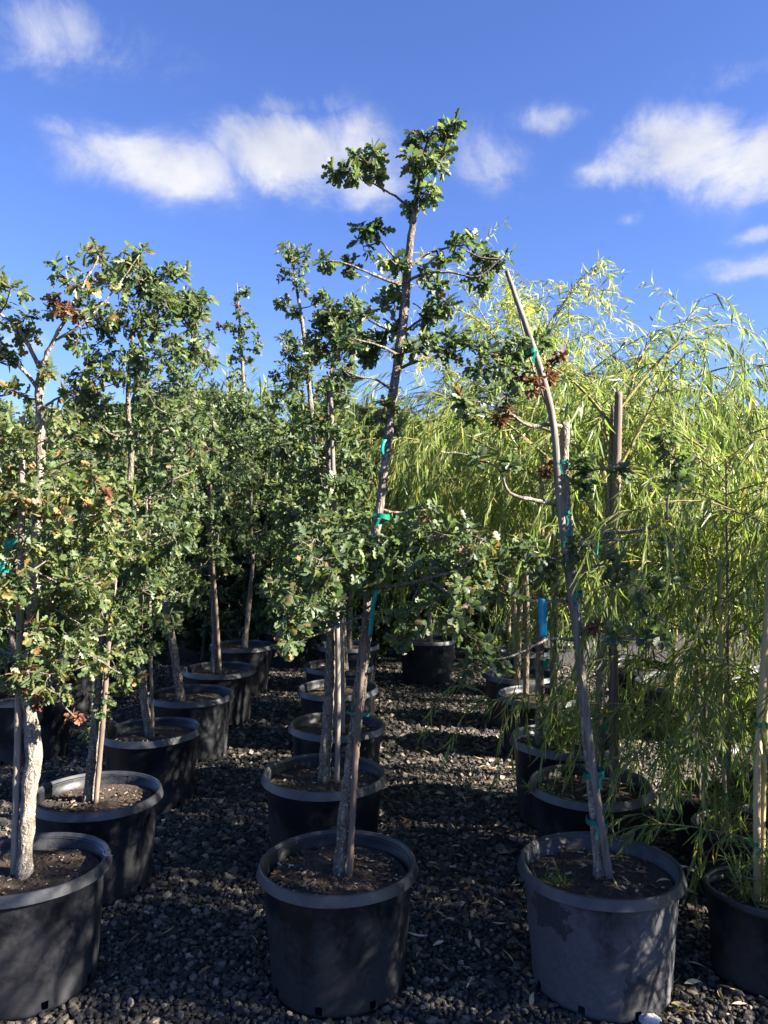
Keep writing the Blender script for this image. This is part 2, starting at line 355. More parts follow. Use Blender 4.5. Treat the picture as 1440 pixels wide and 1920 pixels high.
m, nt, b, o = mat('pale_rock'); n = noise(nt, 30, 6, .7); nt.links.new(ramp(nt, [(.3, (.22, .23, .25)), (.7, (.5, .51, .53))], n), b.inputs['Base Color']); b.inputs['Roughness'].default_value = .9; bump(nt, b, n, .5, .01); M_ROCK = m
m, nt, b, o = mat('torn_plastic'); b.inputs['Base Color'].default_value = (.30, .31, .33, 1); b.inputs['Roughness'].default_value = .4; M_TORN = m

# ------------------------------------------------------------------ ground
ma = MA(); S = 600.0
ma.add([[-S, -S, 0], [S, -S, 0], [S, S, 0], [-S, S, 0]], [[0, 1, 2, 3]])
g = obj('ground', ma.mesh('ground'), M_GROUND); g['kind'] = 'structure'

# ------------------------------------------------------------------ pots
POTS = []      # (x, y, base radius) so that gravel leaves them free
def pot(px, py, scale, label, small=False, material=None, seed=0, rimpx=True, soil_drop=.055, notch=False, chips=0, world_xy=None, rot=None):
    H = (.29 if small else .41) * scale; RT = (.165 if small else .257) * scale; RB = (.145 if small else .229) * scale
    if world_xy is None:
        d = depth_for(py, H); c = P(px, py, d)
    else: c = np.array([world_xy[0], world_xy[1], H]); d = c[1]
    base = (c[0], c[1], 0.0)
    r = random.Random(seed * 7 + 3)
    t = thing('nursery_pot', label, 'plant pot', base, 'black nursery pots')
    t.rotation_euler = (math.radians(r.uniform(-.8, .8)), math.radians(r.uniform(-.8, .8)), r.uniform(0, 6))
    if rot is not None: t.rotation_euler.z = rot
    rz = t.rotation_euler.z
    ph = [r.uniform(0, 6) for _ in range(4)]; am = r.uniform(.6, 1.4)
    def wob(a, z): return am * scale * (.0035 * np.sin(2 * a + ph[0]) + .002 * np.sin(3 * a + ph[1] + 6 * z) + .0016 * np.sin(5 * a + ph[2] + 11 * z))
    seg = 64
    lip = .034 * scale
    # body: outer wall, foot chamfer, inner wall
    prof = [(0.0, .012), (RB * .90, .010), (RB * .93, .0), (RB * .985, .0), (RB, .014), (RB + .0015, .040)]
    for k in range(1, 9): prof.append((RB + (RT - RB) * k / 8, .045 + (H - .045 - lip * .8) * k / 8))
    prof += [(RT - .001, H - .010), (RT - .0075, H - .010)]
    for k in range(7, -1, -1): prof.append((RB - .007 + (RT - RB) * k / 8, .05 + (H - .05 - lip) * k / 8))
    n_h = 8
    holes = {int((k + .37) * seg / n_h + dk) % seg for k in range(n_h) for dk in range(1)}
    b_ = MA(); lathe(b_, prof, seg, wob, (lambda i, j: i == 4 and j in holes) if not small else None)
    me = b_.mesh('pot_body'); body = obj('body', me, material or POTM[seed % 3], t)
    # rim: flared lip band
    w = .021 * scale if not small else .006
    rp = [(RT - .001, H - lip + .006), (RT + w - .002, H - lip - .001), (RT + w, H - lip + .001), (RT + w * .52, H - .002), (RT + w * .44, H), (RT + w * .20, H + .0005), (RT + w * .1, H - .002), (RT - .009, H - .016)]
    if small: rp = [(RT + .0005, H - .018), (RT + w, H - .016), (RT + w, H - .004), (RT + w * .5, H), (RT - .006, H), (RT - .009, H - .006), (RT - .009, H - .014)]
    q = MA()
    for u_ in range(len(rp) - 1): lathe(q, rp[u_:u_ + 2], seg, wob)
    rim_o = obj('rim', q.mesh('pot_rim'), M_RIM, t)
    # soil
    s = MA(); zs = H - soil_drop * (1 if not small else .7); R0 = RT - .014 - (RT - RB) * soil_drop / H
    rr = np.concatenate([[0], np.linspace(.06, 1, 22)]); aa = np.arange(48) * 2 * math.pi / 48
    V = [[0, 0, zs + .012]]
    for q_ in rr[1:]:
        for a in aa: V.append([R0 * q_ * math.cos(a), R0 * q_ * math.sin(a), zs + .012 * (1 - q_ ** 2) + (r.random() - .5) * .011 * (1 - .6 * (q_ > .95)) + .006 * math.sin(5 * q_ + 2 * a + ph[0])])
    tri = [[0, 1 + j, 1 + (j + 1) % 48] for j in range(48)]
    quad = [[1 + i * 48 + j, 1 + (i + 1) * 48 + j, 1 + (i + 1) * 48 + (j + 1) % 48, 1 + i * 48 + (j + 1) % 48] for i in range(21) for j in range(48)]
    s.add2(V, [tri, quad]); soil_o = obj('soil', s.mesh('soil'), M_SOIL, t); soil_o['kind'] = 'stuff'
    if chips:
        cmesh = MA(); K = chips
        box = np.array([[x, y, z] for x in (-.5, .5) for y in (-.5, .5) for z in (-.5, .5)]); bf = [[0, 1, 3, 2], [4, 6, 7, 5], [0, 4, 5, 1], [2, 3, 7, 6], [0, 2, 6, 4], [1, 5, 7, 3]]
        for k in range(K):
            q_ = math.sqrt(r.random()) * .95 * R0; a = r.random() * 6.28
            M3 = np.array(Matrix.Rotation(r.random() * 6.28, 3, 'Z') @ Matrix.Rotation(r.uniform(-.5, .5), 3, 'X') @ Matrix.Rotation(r.uniform(-.5, .5), 3, 'Y'))
            sz = np.array([r.uniform(.005, .022), r.uniform(.003, .008), r.uniform(.002, .005)])
            cmesh.add((box * sz) @ M3.T + [q_ * math.cos(a), q_ * math.sin(a), zs + .012 * (1 - (q_ / R0) ** 2) + .004], bf, r.random() ** 1.5)
        obj('bark_chips', cmesh.mesh('chips', smooth=False), M_CHIP, soil_o)['kind'] = 'stuff'
    POTS.append((c[0], c[1], RB + .004))
    return dict(x=c[0], y=c[1], z=zs + .008, H=H, R=RT, RB=RB, t=t, rz=rz, R0=R0, rim=rim_o)

# ------------------------------------------------------------------ leaves
def oak_template(kind, curl, fold, full=True, far=False):
    if far: o_ = [(0, .02), (.40, .20), (.56, .08), (.80, .24), (1.0, .05)]
    elif full: o_ = [(0, .012), (.16, .02), (.24, .13), (.33, .085), (.44, .25), (.53, .12), (.65, .32), (.76, .16), (.87, .24), (.95, .13), (1.0, .03)]
    else: o_ = [(0, .015), (.34, .22), (.48, .08), (.70, .30), (.83, .12), (1.0, .11)]
    o_ = np.array(o_)
    if kind % 2: o_[:, 1] *= 1.12
    n = len(o_); mid = np.stack([o_[:, 0], np.zeros(n), np.zeros(n)], 1); L = np.stack([o_[:, 0] - .03, o_[:, 1], np.zeros(n)], 1); R_ = L * [1, -1, 1]
    V = np.vstack([mid, L, R_])
    V[:, 2] = fold * np.abs(V[:, 1]) - curl * V[:, 0] ** 2 - .9 * np.abs(V[:, 1]) ** 2 * (1 + kind * .5)
    Fq = [[i, i + 1, n + i + 1, n + i] for i in range(n - 1)] + [[i + 1, i, 2 * n + i, 2 * n + i + 1] for i in range(n - 1)]
    return V, np.array(Fq)
OAKT = [oak_template(k, c, f) for k, (c, f) in enumerate([(.10, .15), (.32, .10), (.20, .35), (.5, .2)])]
def oak_flat(outline, curl, fold, wide=1.0):
    o_ = np.array(outline, float); o_[:, 1] *= wide; n = len(o_)
    V = np.vstack([[[0, 0, 0]], np.column_stack([o_, np.zeros(n)]), [[1.0, 0, 0]], np.column_stack([o_ * [1, -1], np.zeros(n)])])
    V[:, 2] = fold * np.abs(V[:, 1]) - curl * V[:, 0] ** 2 - .9 * np.abs(V[:, 1]) ** 2
    return V, np.array([[0] + [n + 1] + list(range(n, 0, -1)), [0] + list(range(n + 2, 2 * n + 2)) + [n + 1]])
NEARO = [(.20, .05), (.31, .20), (.43, .08), (.60, .31), (.73, .13), (.88, .22), (1.0, .06)]
FARO = [(.34, .22), (.50, .09), (.72, .31), (.86, .14)]
OAKS = [oak_flat(NEARO, c, f, w) for c, f, w in [(.12, .15, 1), (.4, .2, 1.1), (.25, .38, .95), (.6, .1, 1)]]
OAKF = [oak_flat(FARO, c, f, w) for c, f, w in [(.12, .15, 1), (.4, .2, 1.1), (.25, .38, .95)]]
def lance(curl, w=.041, far=False):
    xs = np.array([0, .28, .62, 1.0]); ws = np.array([.15, 1, .8, .05]) * w
    if far: xs = np.array([0, .4, 1.0]); ws = np.array([.2, 1.05, .08]) * w
    n = len(xs)
    V = np.vstack([np.stack([xs, ws, -curl * xs ** 2], 1), np.stack([xs, -ws, -curl * xs ** 2], 1)])
    return V, np.array([[i, i + 1, n + 1 + i, n + i] for i in range(n - 1)])
LANCE = [lance(.05), lance(.22), lance(.45, .05), lance(-.12)]
LANCEF = [lance(.05, far=True), lance(.22, far=True), lance(.4, .05, True), lance(-.12, far=True)]
LANCEC = [lance(.7, .06), lance(-.5, .06), lance(.35, .06)]
LANCEO = [lance(.1, .075), lance(.3, .075)]

def frames(D, Nn):
    D = norm(D); S_ = norm(np.cross(Nn, D)); N2 = np.cross(D, S_); return D, S_, N2
def add_leaves(ma, Pp, D, Nn, s, rnd, templates):
    if len(Pp) == 0: return
    D, S_, N2 = frames(D, Nn); pick = rng.integers(0, len(templates), len(Pp))
    for k, (V, Fc) in enumerate(templates):
        m_ = pick == k; q = int(m_.sum())
        if not q: continue
        W = Pp[m_][:, None, :] + s[m_][:, None, None] * (V[None, :, 0:1] * D[m_][:, None] + V[None, :, 1:2] * S_[m_][:, None] + V[None, :, 2:3] * N2[m_][:, None])
        Fa = Fc[None] + (np.arange(q) * len(V))[:, None, None]
        ma.add(W.reshape(-1, 3), Fa.reshape(-1, Fc.shape[1]), np.repeat(rnd[m_], len(V)))
LEAFME = {}
def single_leaves(parent, base, Pp, D, Nn, s, templates, key, material, name='leaf'):
    if key not in LEAFME:
        LEAFME[key] = []
        for V, Fc in templates:
            m_ = MA(); m_.add(V, Fc); me = m_.mesh(key); me.materials.append(material); LEAFME[key].append(me)
    D, S_, N2 = frames(D, Nn); L_ = LEAFME[key]
    for i in range(len(Pp)):
        o_ = bpy.data.objects.new(name, L_[i % len(L_)]); COL.objects.link(o_); o_.parent = parent
        o_.matrix_basis = Matrix.Translation(Vector(Pp[i] - base)) @ Matrix(np.stack([D[i], S_[i], N2[i]], 1).tolist()).to_4x4() @ Matrix.Diagonal((s[i], s[i], s[i], 1))

class Oak:
    def __init__(s, label, p, trunk, rad, bark, pale=False, turning=False, rough=.10, simple=False, size=.038, group='oak trees in black pots'):
        """trunk: list of world points, rad: radii"""
        s.base = np.array([trunk[0][0], trunk[0][1], trunk[0][2]]); s.turning = turning; s.simple = simple; s.size = size
        s.t = thing('oak_tree', label, 'tree', tuple(s.base), group)
        tr = [np.array(trunk[0]) - [0, 0, .03]] + list(trunk[1:])
        pts, rr = smooth_path(tr, np.asarray(rad) * .70, .022 if not simple else .06)
        rr = rr * (1 + .05 * np.sin(np.arange(len(rr)) * .9) + .04 * rng.standard_normal(len(rr)))
        rr[:4] *= np.linspace(1.22, 1, 4) if len(rr) > 4 else 1
        k = MA(); tube(k, pts, rr, 16 if not simple else 8, rough); obj('trunk', k.mesh('trunk', s.base), bark, s.t)
        s.sk = [pts]; s.skr = [rr]; s.tw = MA(); s.PD = []; s.bark = bark
    def branch(s, pts, r0, r1, own=True):
        pts, rr = smooth_path(pts, np.linspace(r0 * .72, r1 * .5, len(pts)), .02)
        pts = pts + rng.standard_normal(pts.shape) * r0 * .12
        if own:
            k = MA(); tube(k, pts, rr, 8, .08); obj('branch', k.mesh('branch', s.base), M_TWIG if r0 < .006 else s.bark, s.t)
        else: tube(s.tw, pts, rr, 5, .05)
        s.sk.append(pts); s.skr.append(rr)
    def cluster(s, c, r, n=None, dead=False, twig=True):
        c = np.asarray(c, float); A = np.vstack(s.sk)
        if twig:
            h = np.hypot(A[:, 0] - c[0], A[:, 1] - c[1])
            cost = np.linalg.norm(A - c, axis=1) + .9 * np.abs((c[2] - A[:, 2]) - .45 * h)
            a = A[int(np.argmin(cost))]; dist = np.linalg.norm(c - a)
            if dist > .03:
                mid = (a + c) / 2 + np.array([0, 0, -.08 * dist]) + rng.standard_normal(3) * .05 * dist
                r0 = min(.0035 + .007 * dist, .009); pts, rr = smooth_path([a, mid, c], [r0, r0 * .7, .0022], .045)
                tube(s.tw, pts, rr, 4, .05, cap=False)
                s.sk.append(pts[len(pts) // 3:]); s.skr.append(rr[len(pts) // 3:])
        sz = s.size
        if n is None: n = int(max(4, (7.5 if s.simple else 9.5) * (r / .085) ** 2))
        out = norm(c - A[int(np.argmin(np.linalg.norm(A - c, axis=1)))] + 1e-5)
        for k in range(n):
            dv = norm(rng.standard_normal(3) + np.array([0, 0, .25])); e = c + dv * r * (.45 + .8 * rng.random()) * np.array([1, 1, .85])
            tube(s.tw, np.array([c, (c + e) / 2 + rng.standard_normal(3) * .006, e]), np.array([.0020, .0016, .001]), 3, 0, cap=False)
            q = rng.integers(7, 12) if s.simple else rng.integers(9, 14)
            td = norm(e - c)
            for j in range(q):
                f_ = rng.random() ** .5
                pp = c + (e - c) * (.35 + .65 * f_)
                side = norm(np.cross(td, rng.standard_normal(3)))
                ld = norm(td * (.25 + .9 * f_ * rng.random()) + side * (.75 + .3 * rng.random()) + np.array([0, 0, -.15]))
                nn = norm(np.array([0, 0, .5]) + td * .6 + rng.standard_normal(3) * .5)
                s.PD.append((pp, ld, nn, sz * (.55 + .7 * rng.random()) * (.7 if dead else 1), dead))
    def finish(s, singles=0):
        Pp = np.array([x[0] for x in s.PD]); D = np.array([x[1] for x in s.PD]); Nn = np.array([x[2] for x in s.PD]); S_ = np.array([x[3] for x in s.PD]); dead = np.array([x[4] for x in s.PD])
        rnd = np.clip(rng.random(len(Pp)) * .86 + .1 * rng.standard_normal(len(Pp)), 0, .88)
        br = rng.random(len(Pp)) < (.05 if s.turning else .012); rnd[br] = rng.uniform(.9, 1, br.sum())
        if singles:
            order = np.argsort(Pp[:, 1] + rng.random(len(Pp)) * .12); pick = order[~dead[order]][:singles]
            single_leaves(s.t, s.base, Pp[pick], D[pick], Nn[pick], S_[pick], OAKT, 'oak_leaf_w' if s.turning else 'oak_leaf', M_OAKW1 if s.turning else M_OAK1)
            keep = np.ones(len(Pp), bool); keep[pick] = False
        else: keep = np.ones(len(Pp), bool)
        k = MA(); T = OAKF if s.simple else OAKS
        a = keep & ~dead; add_leaves(k, Pp[a], D[a], Nn[a], S_[a], rnd[a], T)
        c_ = obj('crown', k.mesh('crown', s.base), M_OAKW if s.turning else M_OAK, s.t); c_['kind'] = 'stuff'
        a = keep & dead
        if a.sum():
            k = MA(); add_leaves(k, Pp[a], D[a], Nn[a], S_[a], rng.random(a.sum()), T); x = obj('dead_leaves', k.mesh('dead', s.base), M_RUST, s.t); x['kind'] = 'stuff'; x['label'] = 'clump of withered rust-brown leaves'
        if s.tw.n: obj('twigs', s.tw.mesh('twigs', s.base), M_TWIG, s.t)['kind'] = 'stuff'
        return s.t
    def env(s, prof, n, d, dz=1.0, r=(.06, .10)):
        """clusters inside a profile [(y_px, x_px, halfwidth_px), ...] at depth d"""
        ys = np.array([q[0] for q in prof], float); xs = np.array([q[1] for q in prof], float); hw = np.array([q[2] for q in prof], float)
        yy = np.linspace(ys[0], ys[-1], 300); w = np.interp(yy, ys, hw) + 6; cdf = np.cumsum(w) / w.sum()
        cs = []
        for k in range(n):
            y = np.interp((k + rng.random()) / n, cdf, yy); h = np.interp(y, ys, hw); x = np.interp(y, ys, xs)
            a = rng.random() * 2 * math.pi; q = math.sqrt(rng.random())
            cs.append((P(x + h * q * math.cos(a), y, d) + [0, h * q * math.sin(a) * d / F * dz, 0], rng.uniform(*r) * (.6 + .4 * min(1, h / 60))))
        cs.sort(key=lambda c: c[0][2])
        for c, rr in cs: s.cluster(c, rr)

def pts_px(L_, d, dd=None):
    """[(x,y[,depth offset])] -> world points"""
    return [P(q[0], q[1], d + (q[2] if len(q) > 2 else 0)) for q in L_]
def px_r(w, d): return w / 2 / F * d

# ------------------------------------------------------------------ stakes, ties, tags
def stake(name, label, pts, r, material, group, segs=10, nodes=False, ties=(), rough=.04):
    pts = [np.asarray(p, float) for p in pts]; base = pts[0].copy()
    t = thing(name, label, 'stake', tuple(base), group)
    pp, rr = smooth_path([pts[0] - [0, 0, .06]] + pts[1:], [r[0]] * (len(pts) - 1) + [r[1]], .02)
    if nodes:
        arc = np.concatenate([[0], np.cumsum(np.linalg.norm(np.diff(pp, axis=0), axis=1))]); rr = rr * (1 + .16 * (np.mod(arc, .19) < .021))
    k = MA(); tube(k, pp, rr, segs, rough); pole = obj('pole', k.mesh('stake', base), material, t)
    for (c, rx, ry, h) in ties: tie(pole, base, np.asarray(c), rx * .78, ry * .85, h)
    return t
def tie(t, base, c, rx, ry, h, m_=None):
    """band of tape wound round trunk and stake: an oval ring with a knot tail"""
    k = MA(); tilt = rng.uniform(-.25, .25); n = 24
    for lay in range(2):
        a = np.arange(n) * 2 * math.pi / n; tl = tilt + rng.uniform(-.12, .12); hh = h * rng.uniform(.6, 1.0); gx = 1 + .06 * lay
        ring = []
        for dz in (-hh / 2, hh / 2):
            ring.append(np.stack([c[0] + rx * gx * np.cos(a), c[1] + ry * gx * np.sin(a), c[2] + dz + tl * rx * np.cos(a) + .002 * np.sin(3 * a)], -1))
        V = np.vstack(ring); j = np.arange(n); jn = (j + 1) % n
        k.add(V, np.stack([j, jn, n + jn, n + j], -1))
    e = np.array([c[0] + rng.uniform(-.5, .5) * rx, c[1] - ry * 1.1, c[2]]); w = h * .45
    q = [e + np.array([rng.uniform(-.01, .01), -.004 * i_, -.014 * i_]) for i_ in range(4)]
    V = np.vstack([[p - [w / 2, 0, 0] for p in q], [p + [w / 2, 0, 0] for p in q]]); k.add(V, [[i_, i_ + 1, 5 + i_, 4 + i_] for i_ in range(3)])
    obj('tie_tape', k.mesh('tie', base), m_ or M_TAPE, t)
def ribbon(name, label, cat, L_, w, material, thick=.0009, group=None):
    L_ = [np.asarray(p, float) for p in L_]; base = L_[0].copy(); pp, _ = smooth_path(L_, [1] * len(L_), .01)
    k = MA(); n = len(pp); tw = np.linspace(0, rng.uniform(.2, .6), n); sx = np.stack([np.cos(tw), np.sin(tw), 0 * tw], -1) * w / 2
    nn = np.stack([-np.sin(tw), np.cos(tw), 0 * tw], -1) * thick
    V = np.stack([pp - sx - nn, pp + sx - nn, pp + sx + nn, pp - sx + nn], 1).reshape(-1, 3)
    Fq = [[4 * i + j, 4 * i + (j + 1) % 4, 4 * i + 4 + (j + 1) % 4, 4 * i + 4 + j] for i in range(n - 1) for j in range(4)] + [[3, 2, 1, 0], [4 * n - 4, 4 * n - 3, 4 * n - 2, 4 * n - 1]]
    k.add(V, Fq); o_ = obj(name, k.mesh('ribbon', base), material, None, tuple(base)); return tag(o_, label, cat, group)

# ------------------------------------------------------------------ willows
def willow(label, base, height, lean=(0, 0), shoots=9, strands=11, spread=.55, droop=1.0, low=.45, r0=.022, curly=False, leafL=.092, bark=None, seed=0, singles=0, up=.8, name='willow_tree', sl=(.25, .7), zmin=.05, back=False):
    R = np.random.default_rng(100 + seed); base = np.asarray(base, float)
    t = thing(name, label, 'tree', tuple(base), 'weeping willows in pots')
    top = base + [lean[0], lean[1], height]
    tp, tr = smooth_path([base - [0, 0, .03], base * .6 + top * .4 + R.standard_normal(3) * .02, top], [r0, r0 * .8, r0 * .45], .05)
    k = MA(); tube(k, tp, tr * (1 + .06 * R.standard_normal(len(tr))), 10, .06); obj('trunk', k.mesh('trunk', base), bark or M_WBARK, t)
    br = MA(); Pp = []; D = []; Nn = []; S_ = []
    def leafy(pts, step, L0):
        arc = np.concatenate([[0], np.cumsum(np.linalg.norm(np.diff(pts, axis=0), axis=1))]); n = max(2, int(arc[-1] / step)); q = (np.arange(n) + R.random(n) * .6) / n * arc[-1]
        pos = np.stack([np.interp(q, arc, pts[:, i]) for i in range(3)], -1); T = norm(np.stack([np.interp(q, arc, np.gradient(pts[:, i])) for i in range(3)], -1))
        side = norm(np.cross(T, R.standard_normal((n, 3)))); d = norm(T * .75 + side * .42 + np.array([0, 0, -.55]))
        if curly: d = norm(d + R.standard_normal((n, 3)) * .6)
        Pp.append(pos); D.append(d); Nn.append(norm(R.standard_normal((n, 3)) * .8 + np.array([.3, -.3, .5]))); S_.append(L0 * (.6 + .6 * R.random(n)))
    for i in range(shoots):
        f = low + (1 - low) * (i + .3) / shoots; a0 = tp[min(len(tp) - 1, int(f * (len(tp) - 1)))]
        az = i * 2.4 + R.uniform(-.5, .5); L_ = spread * R.uniform(.75, 1.35) * (1.25 - .35 * f); el = up * R.uniform(.7, 1.25)
        dirv = np.array([math.cos(az) * math.cos(el), math.sin(az) * math.cos(el), math.sin(el)]); dirv[1] = abs(dirv[1]) * .8 if back and R.random() < .85 else dirv[1]; p = a0.copy(); pts = [p.copy()]; n = 14
        for j in range(n):
            dirv = norm(dirv + np.array([0, 0, -.115 * droop * (j / n + .25)]) + R.standard_normal(3) * .05); p = p + dirv * L_ * 1.7 / n; pts.append(p.copy())
        pts = np.array(pts); tube(br, *smooth_path(pts, np.linspace(r0 * .36, .0015, len(pts)), .05), 5, 0, cap=False); leafy(pts[5:], .03, leafL)
        for s_ in range(strands):
            g = R.uniform(.18, 1.0); b0 = pts[int(g * (len(pts) - 1))]; bd = pts[min(len(pts) - 1, int(g * (len(pts) - 1)) + 1)] - b0
            dv = norm(norm(bd + 1e-6) * .7 + R.standard_normal(3) * .65 + np.array([0, 0, .15])); LL = R.uniform(*sl); p = b0.copy(); sp = [p.copy()]; n2 = 9
            for j in range(n2):
                dv = norm(dv + np.array([0, 0, -.30 * droop]) + R.standard_normal(3) * .08); p = p + dv * LL / n2
                if p[2] < zmin: break
                sp.append(p.copy())
            sp = np.array(sp)
            if len(sp) < 3: continue
            tube(br, sp[::2], np.linspace(.0022, .0009, len(sp[::2])), 3, 0, cap=False); leafy(sp, .018, leafL)
    obj('branches', br.mesh('branches', base), M_WTWIG, t)['kind'] = 'stuff'
    Pp = np.vstack(Pp); D = np.vstack(D); Nn = np.vstack(Nn); S_ = np.concatenate(S_)
    ok = Pp[:, 2] > .06; Pp, D, Nn, S_ = Pp[ok], D[ok], Nn[ok], S_[ok]
    keep = np.ones(len(Pp), bool)
    if singles:
        pick = np.argsort(Pp[:, 1])[:singles]; keep[pick] = False
        single_leaves(t, base, Pp[pick], D[pick], Nn[pick], S_[pick], LANCE, 'willow_leaf', M_WIL1)
    k = MA(); rnd = np.clip(R.random(keep.sum()) * .95 + .06 * R.standard_normal(keep.sum()), 0, 1)
    add_leaves(k, Pp[keep], D[keep], Nn[keep], S_[keep], rnd, LANCEC if curly else LANCEF if base[1] > 5 else LANCE)
    c_ = obj('crown', k.mesh('crown', base), M_WILY if curly else M_WIL, t); c_['kind'] = 'stuff'
    return t

def copy_tree(root, loc, rz, sc, label):
    c = root.copy(); COL.objects.link(c); c.location = loc; c.rotation_euler = (0, 0, rz); c.scale = (sc, sc, sc); c['label'] = label
    for ch in list(root.children):
        q = ch.copy(); COL.objects.link(q); q.parent = c
    return c
# ------------------------------------------------------------------ the pots
C1 = pot(634, 1612, 1.0, 'black pot in the middle of the front with pale bark chips on its soil', seed=1, material=POTM[0], chips=420)
C2 = pot(607, 1446, 1.04, 'black pot directly behind the front middle pot', seed=2, material=POTM[1], chips=160)
C3 = pot(630, 1356, 1.02, 'third black pot of the middle row, sunlit on its right side', seed=3, material=POTM[2], chips=80)
C4 = pot(634, 1287, 1.03, 'fourth black pot of the middle row counted from the front', seed=4, material=POTM[0], chips=60)
C5 = pot(636, 1246, 1.05, 'fifth black pot of the middle row with pale sunlit inner wall', seed=5, material=POTM[2], chips=40)
C6 = pot(652, 1208, 1.06, 'hindmost black pot of the middle row', seed=6, material=POTM[1])
L1 = pot(50, 1617, 1.0, 'dusty black pot in the front corner, cut by the left edge, rim torn', seed=7, material=POTM[2], chips=200)
L2 = pot(180, 1482, 1.0, 'second black pot of the left row, behind the torn-rimmed one', seed=8, material=POTM[0], chips=200)
L3 = pot(286, 1366, 1.0, 'third black pot of the left row with sun patches on its side', seed=9, material=POTM[1], chips=80)
L4 = pot(358, 1299, 1.03, 'fourth black pot of the left row with a lit sloping rim', seed=10, material=POTM[2], chips=50)
L5 = pot(411, 1252, 1.05, 'fifth black pot of the left row with pale sunlit inner wall', seed=11, material=POTM[0], chips=40)
L6 = pot(452, 1208, 1.08, 'sixth and hindmost black pot of the left row', seed=12, material=POTM[1])
R1 = pot(1126, 1617, 1.0, 'faded grey-streaked pot at the front of the right row', seed=13, material=M_POTR, chips=90, rot=0.0)
R2 = pot(1108, 1466, 1.0, 'black pot full of fallen leaves behind the faded grey pot', seed=14, material=POTM[1], chips=40)
R3 = pot(1056, 1383, 1.05, 'third black pot of the right row with leafy sprouts inside', seed=15, material=POTM[1], chips=40)
R4 = pot(1008, 1300, 1.0, 'fourth black pot of the right row half behind hanging willow', seed=16, material=POTM[0])
R5 = pot(974, 1262, 1.0, 'fifth black pot of the right row with a bright rim end', seed=17, material=POTM[1])
R6 = pot(973, 1218, 1.0, 'hindmost pot of the right row with a tan sunlit rim', seed=18, material=POTM[2])
Q1 = pot(56, 1298, 1.05, 'dark pot behind the pale front oak trunk at the far left', seed=19, material=POTM[1])
Q2 = pot(119, 1240, 1.05, 'pot with a sunlit slab of wall left of the second left oak', seed=20, material=POTM[2])
Q3 = pot(165, 1218, 1.0, 'small distant pot with torn bright rim behind the left row', seed=21, material=POTM[2])
Q4 = pot(-34, 1232, 1.0, 'pale dusty pot cut off by the left edge', seed=22, material=POTM[2])
Q5 = pot(205, 1203, 1.0, 'farthest pot of the leftmost row, only its rim lit', seed=23, material=POTM[0])
B1 = pot(1262, 1277, 1.0, 'black pot in shade behind the willow strands at right', seed=24, material=POTM[1])
B2 = pot(1196, 1246, 1.0, 'black pot behind the tall wooden stake at right', seed=25, material=POTM[0])
K1 = pot(800, 1196, 1.05, 'dark pot in deep shade at the end of the right aisle', seed=26, material=POTM[1])
K2 = pot(432, 1172, 1.0, 'dark pot in deep shade beyond the left row', seed=27, material=POTM[1])
K3 = pot(540, 1178, 1.0, 'dark pot in deep shade between left and middle row ends', seed=28, material=POTM[1])
S1 = pot(1424, 1664, 1.05, 'small dark pot with bamboo cane at the right edge', small=True, seed=29, material=POTM[1], chips=60)
S2 = pot(1384, 1545, 1.05, 'small dark pot behind the right-edge bamboo pot', small=True, seed=30, material=POTM[1], chips=40)
S3 = pot(1332, 1486, 1.05, 'small dark pot third back at right, hidden by willow leaves', small=True, seed=31, material=POTM[1])

# torn rim shreds
def shred(p, px, py, label_, n=4):
    k = MA(); b0 = P(px, py, p['y'] - .02); base = np.array(p['t'].location)
    for i in range(n):
        a = rng.uniform(-.3, 2.2); L_ = rng.uniform(.015, .045); e = b0 + np.array([math.cos(a) * L_, rng.uniform(-.01, .01), math.sin(a) * L_]); m_ = (b0 + e) / 2 + rng.standard_normal(3) * .004
        w = np.array([0, .0, rng.uniform(.0015, .004)])
        k.add([b0 - w, m_ - w, e, m_ + w, b0 + w], [[0, 1, 2, 3, 4]])
    M_ = p['t'].matrix_basis.inverted()
    k.v = [np.array([list(M_ @ Vector(q)) for q in v_]) for v_ in k.v]
    obj('torn_strip', k.mesh('shred'), M_TORN, p['rim'])['label'] = label_
shred(R1, 1268, 1626, 'pale torn shred of plastic standing up from the rim')
shred(L1, 196, 1604, 'thin torn plastic threads hanging from the rim', 5)

def soil_pt(p, px):      # point on a pot's soil seen at pixel column px, on the pot's axis depth
    return np.array([(px - 720) / F * p['y'], p['y'], p['z']])

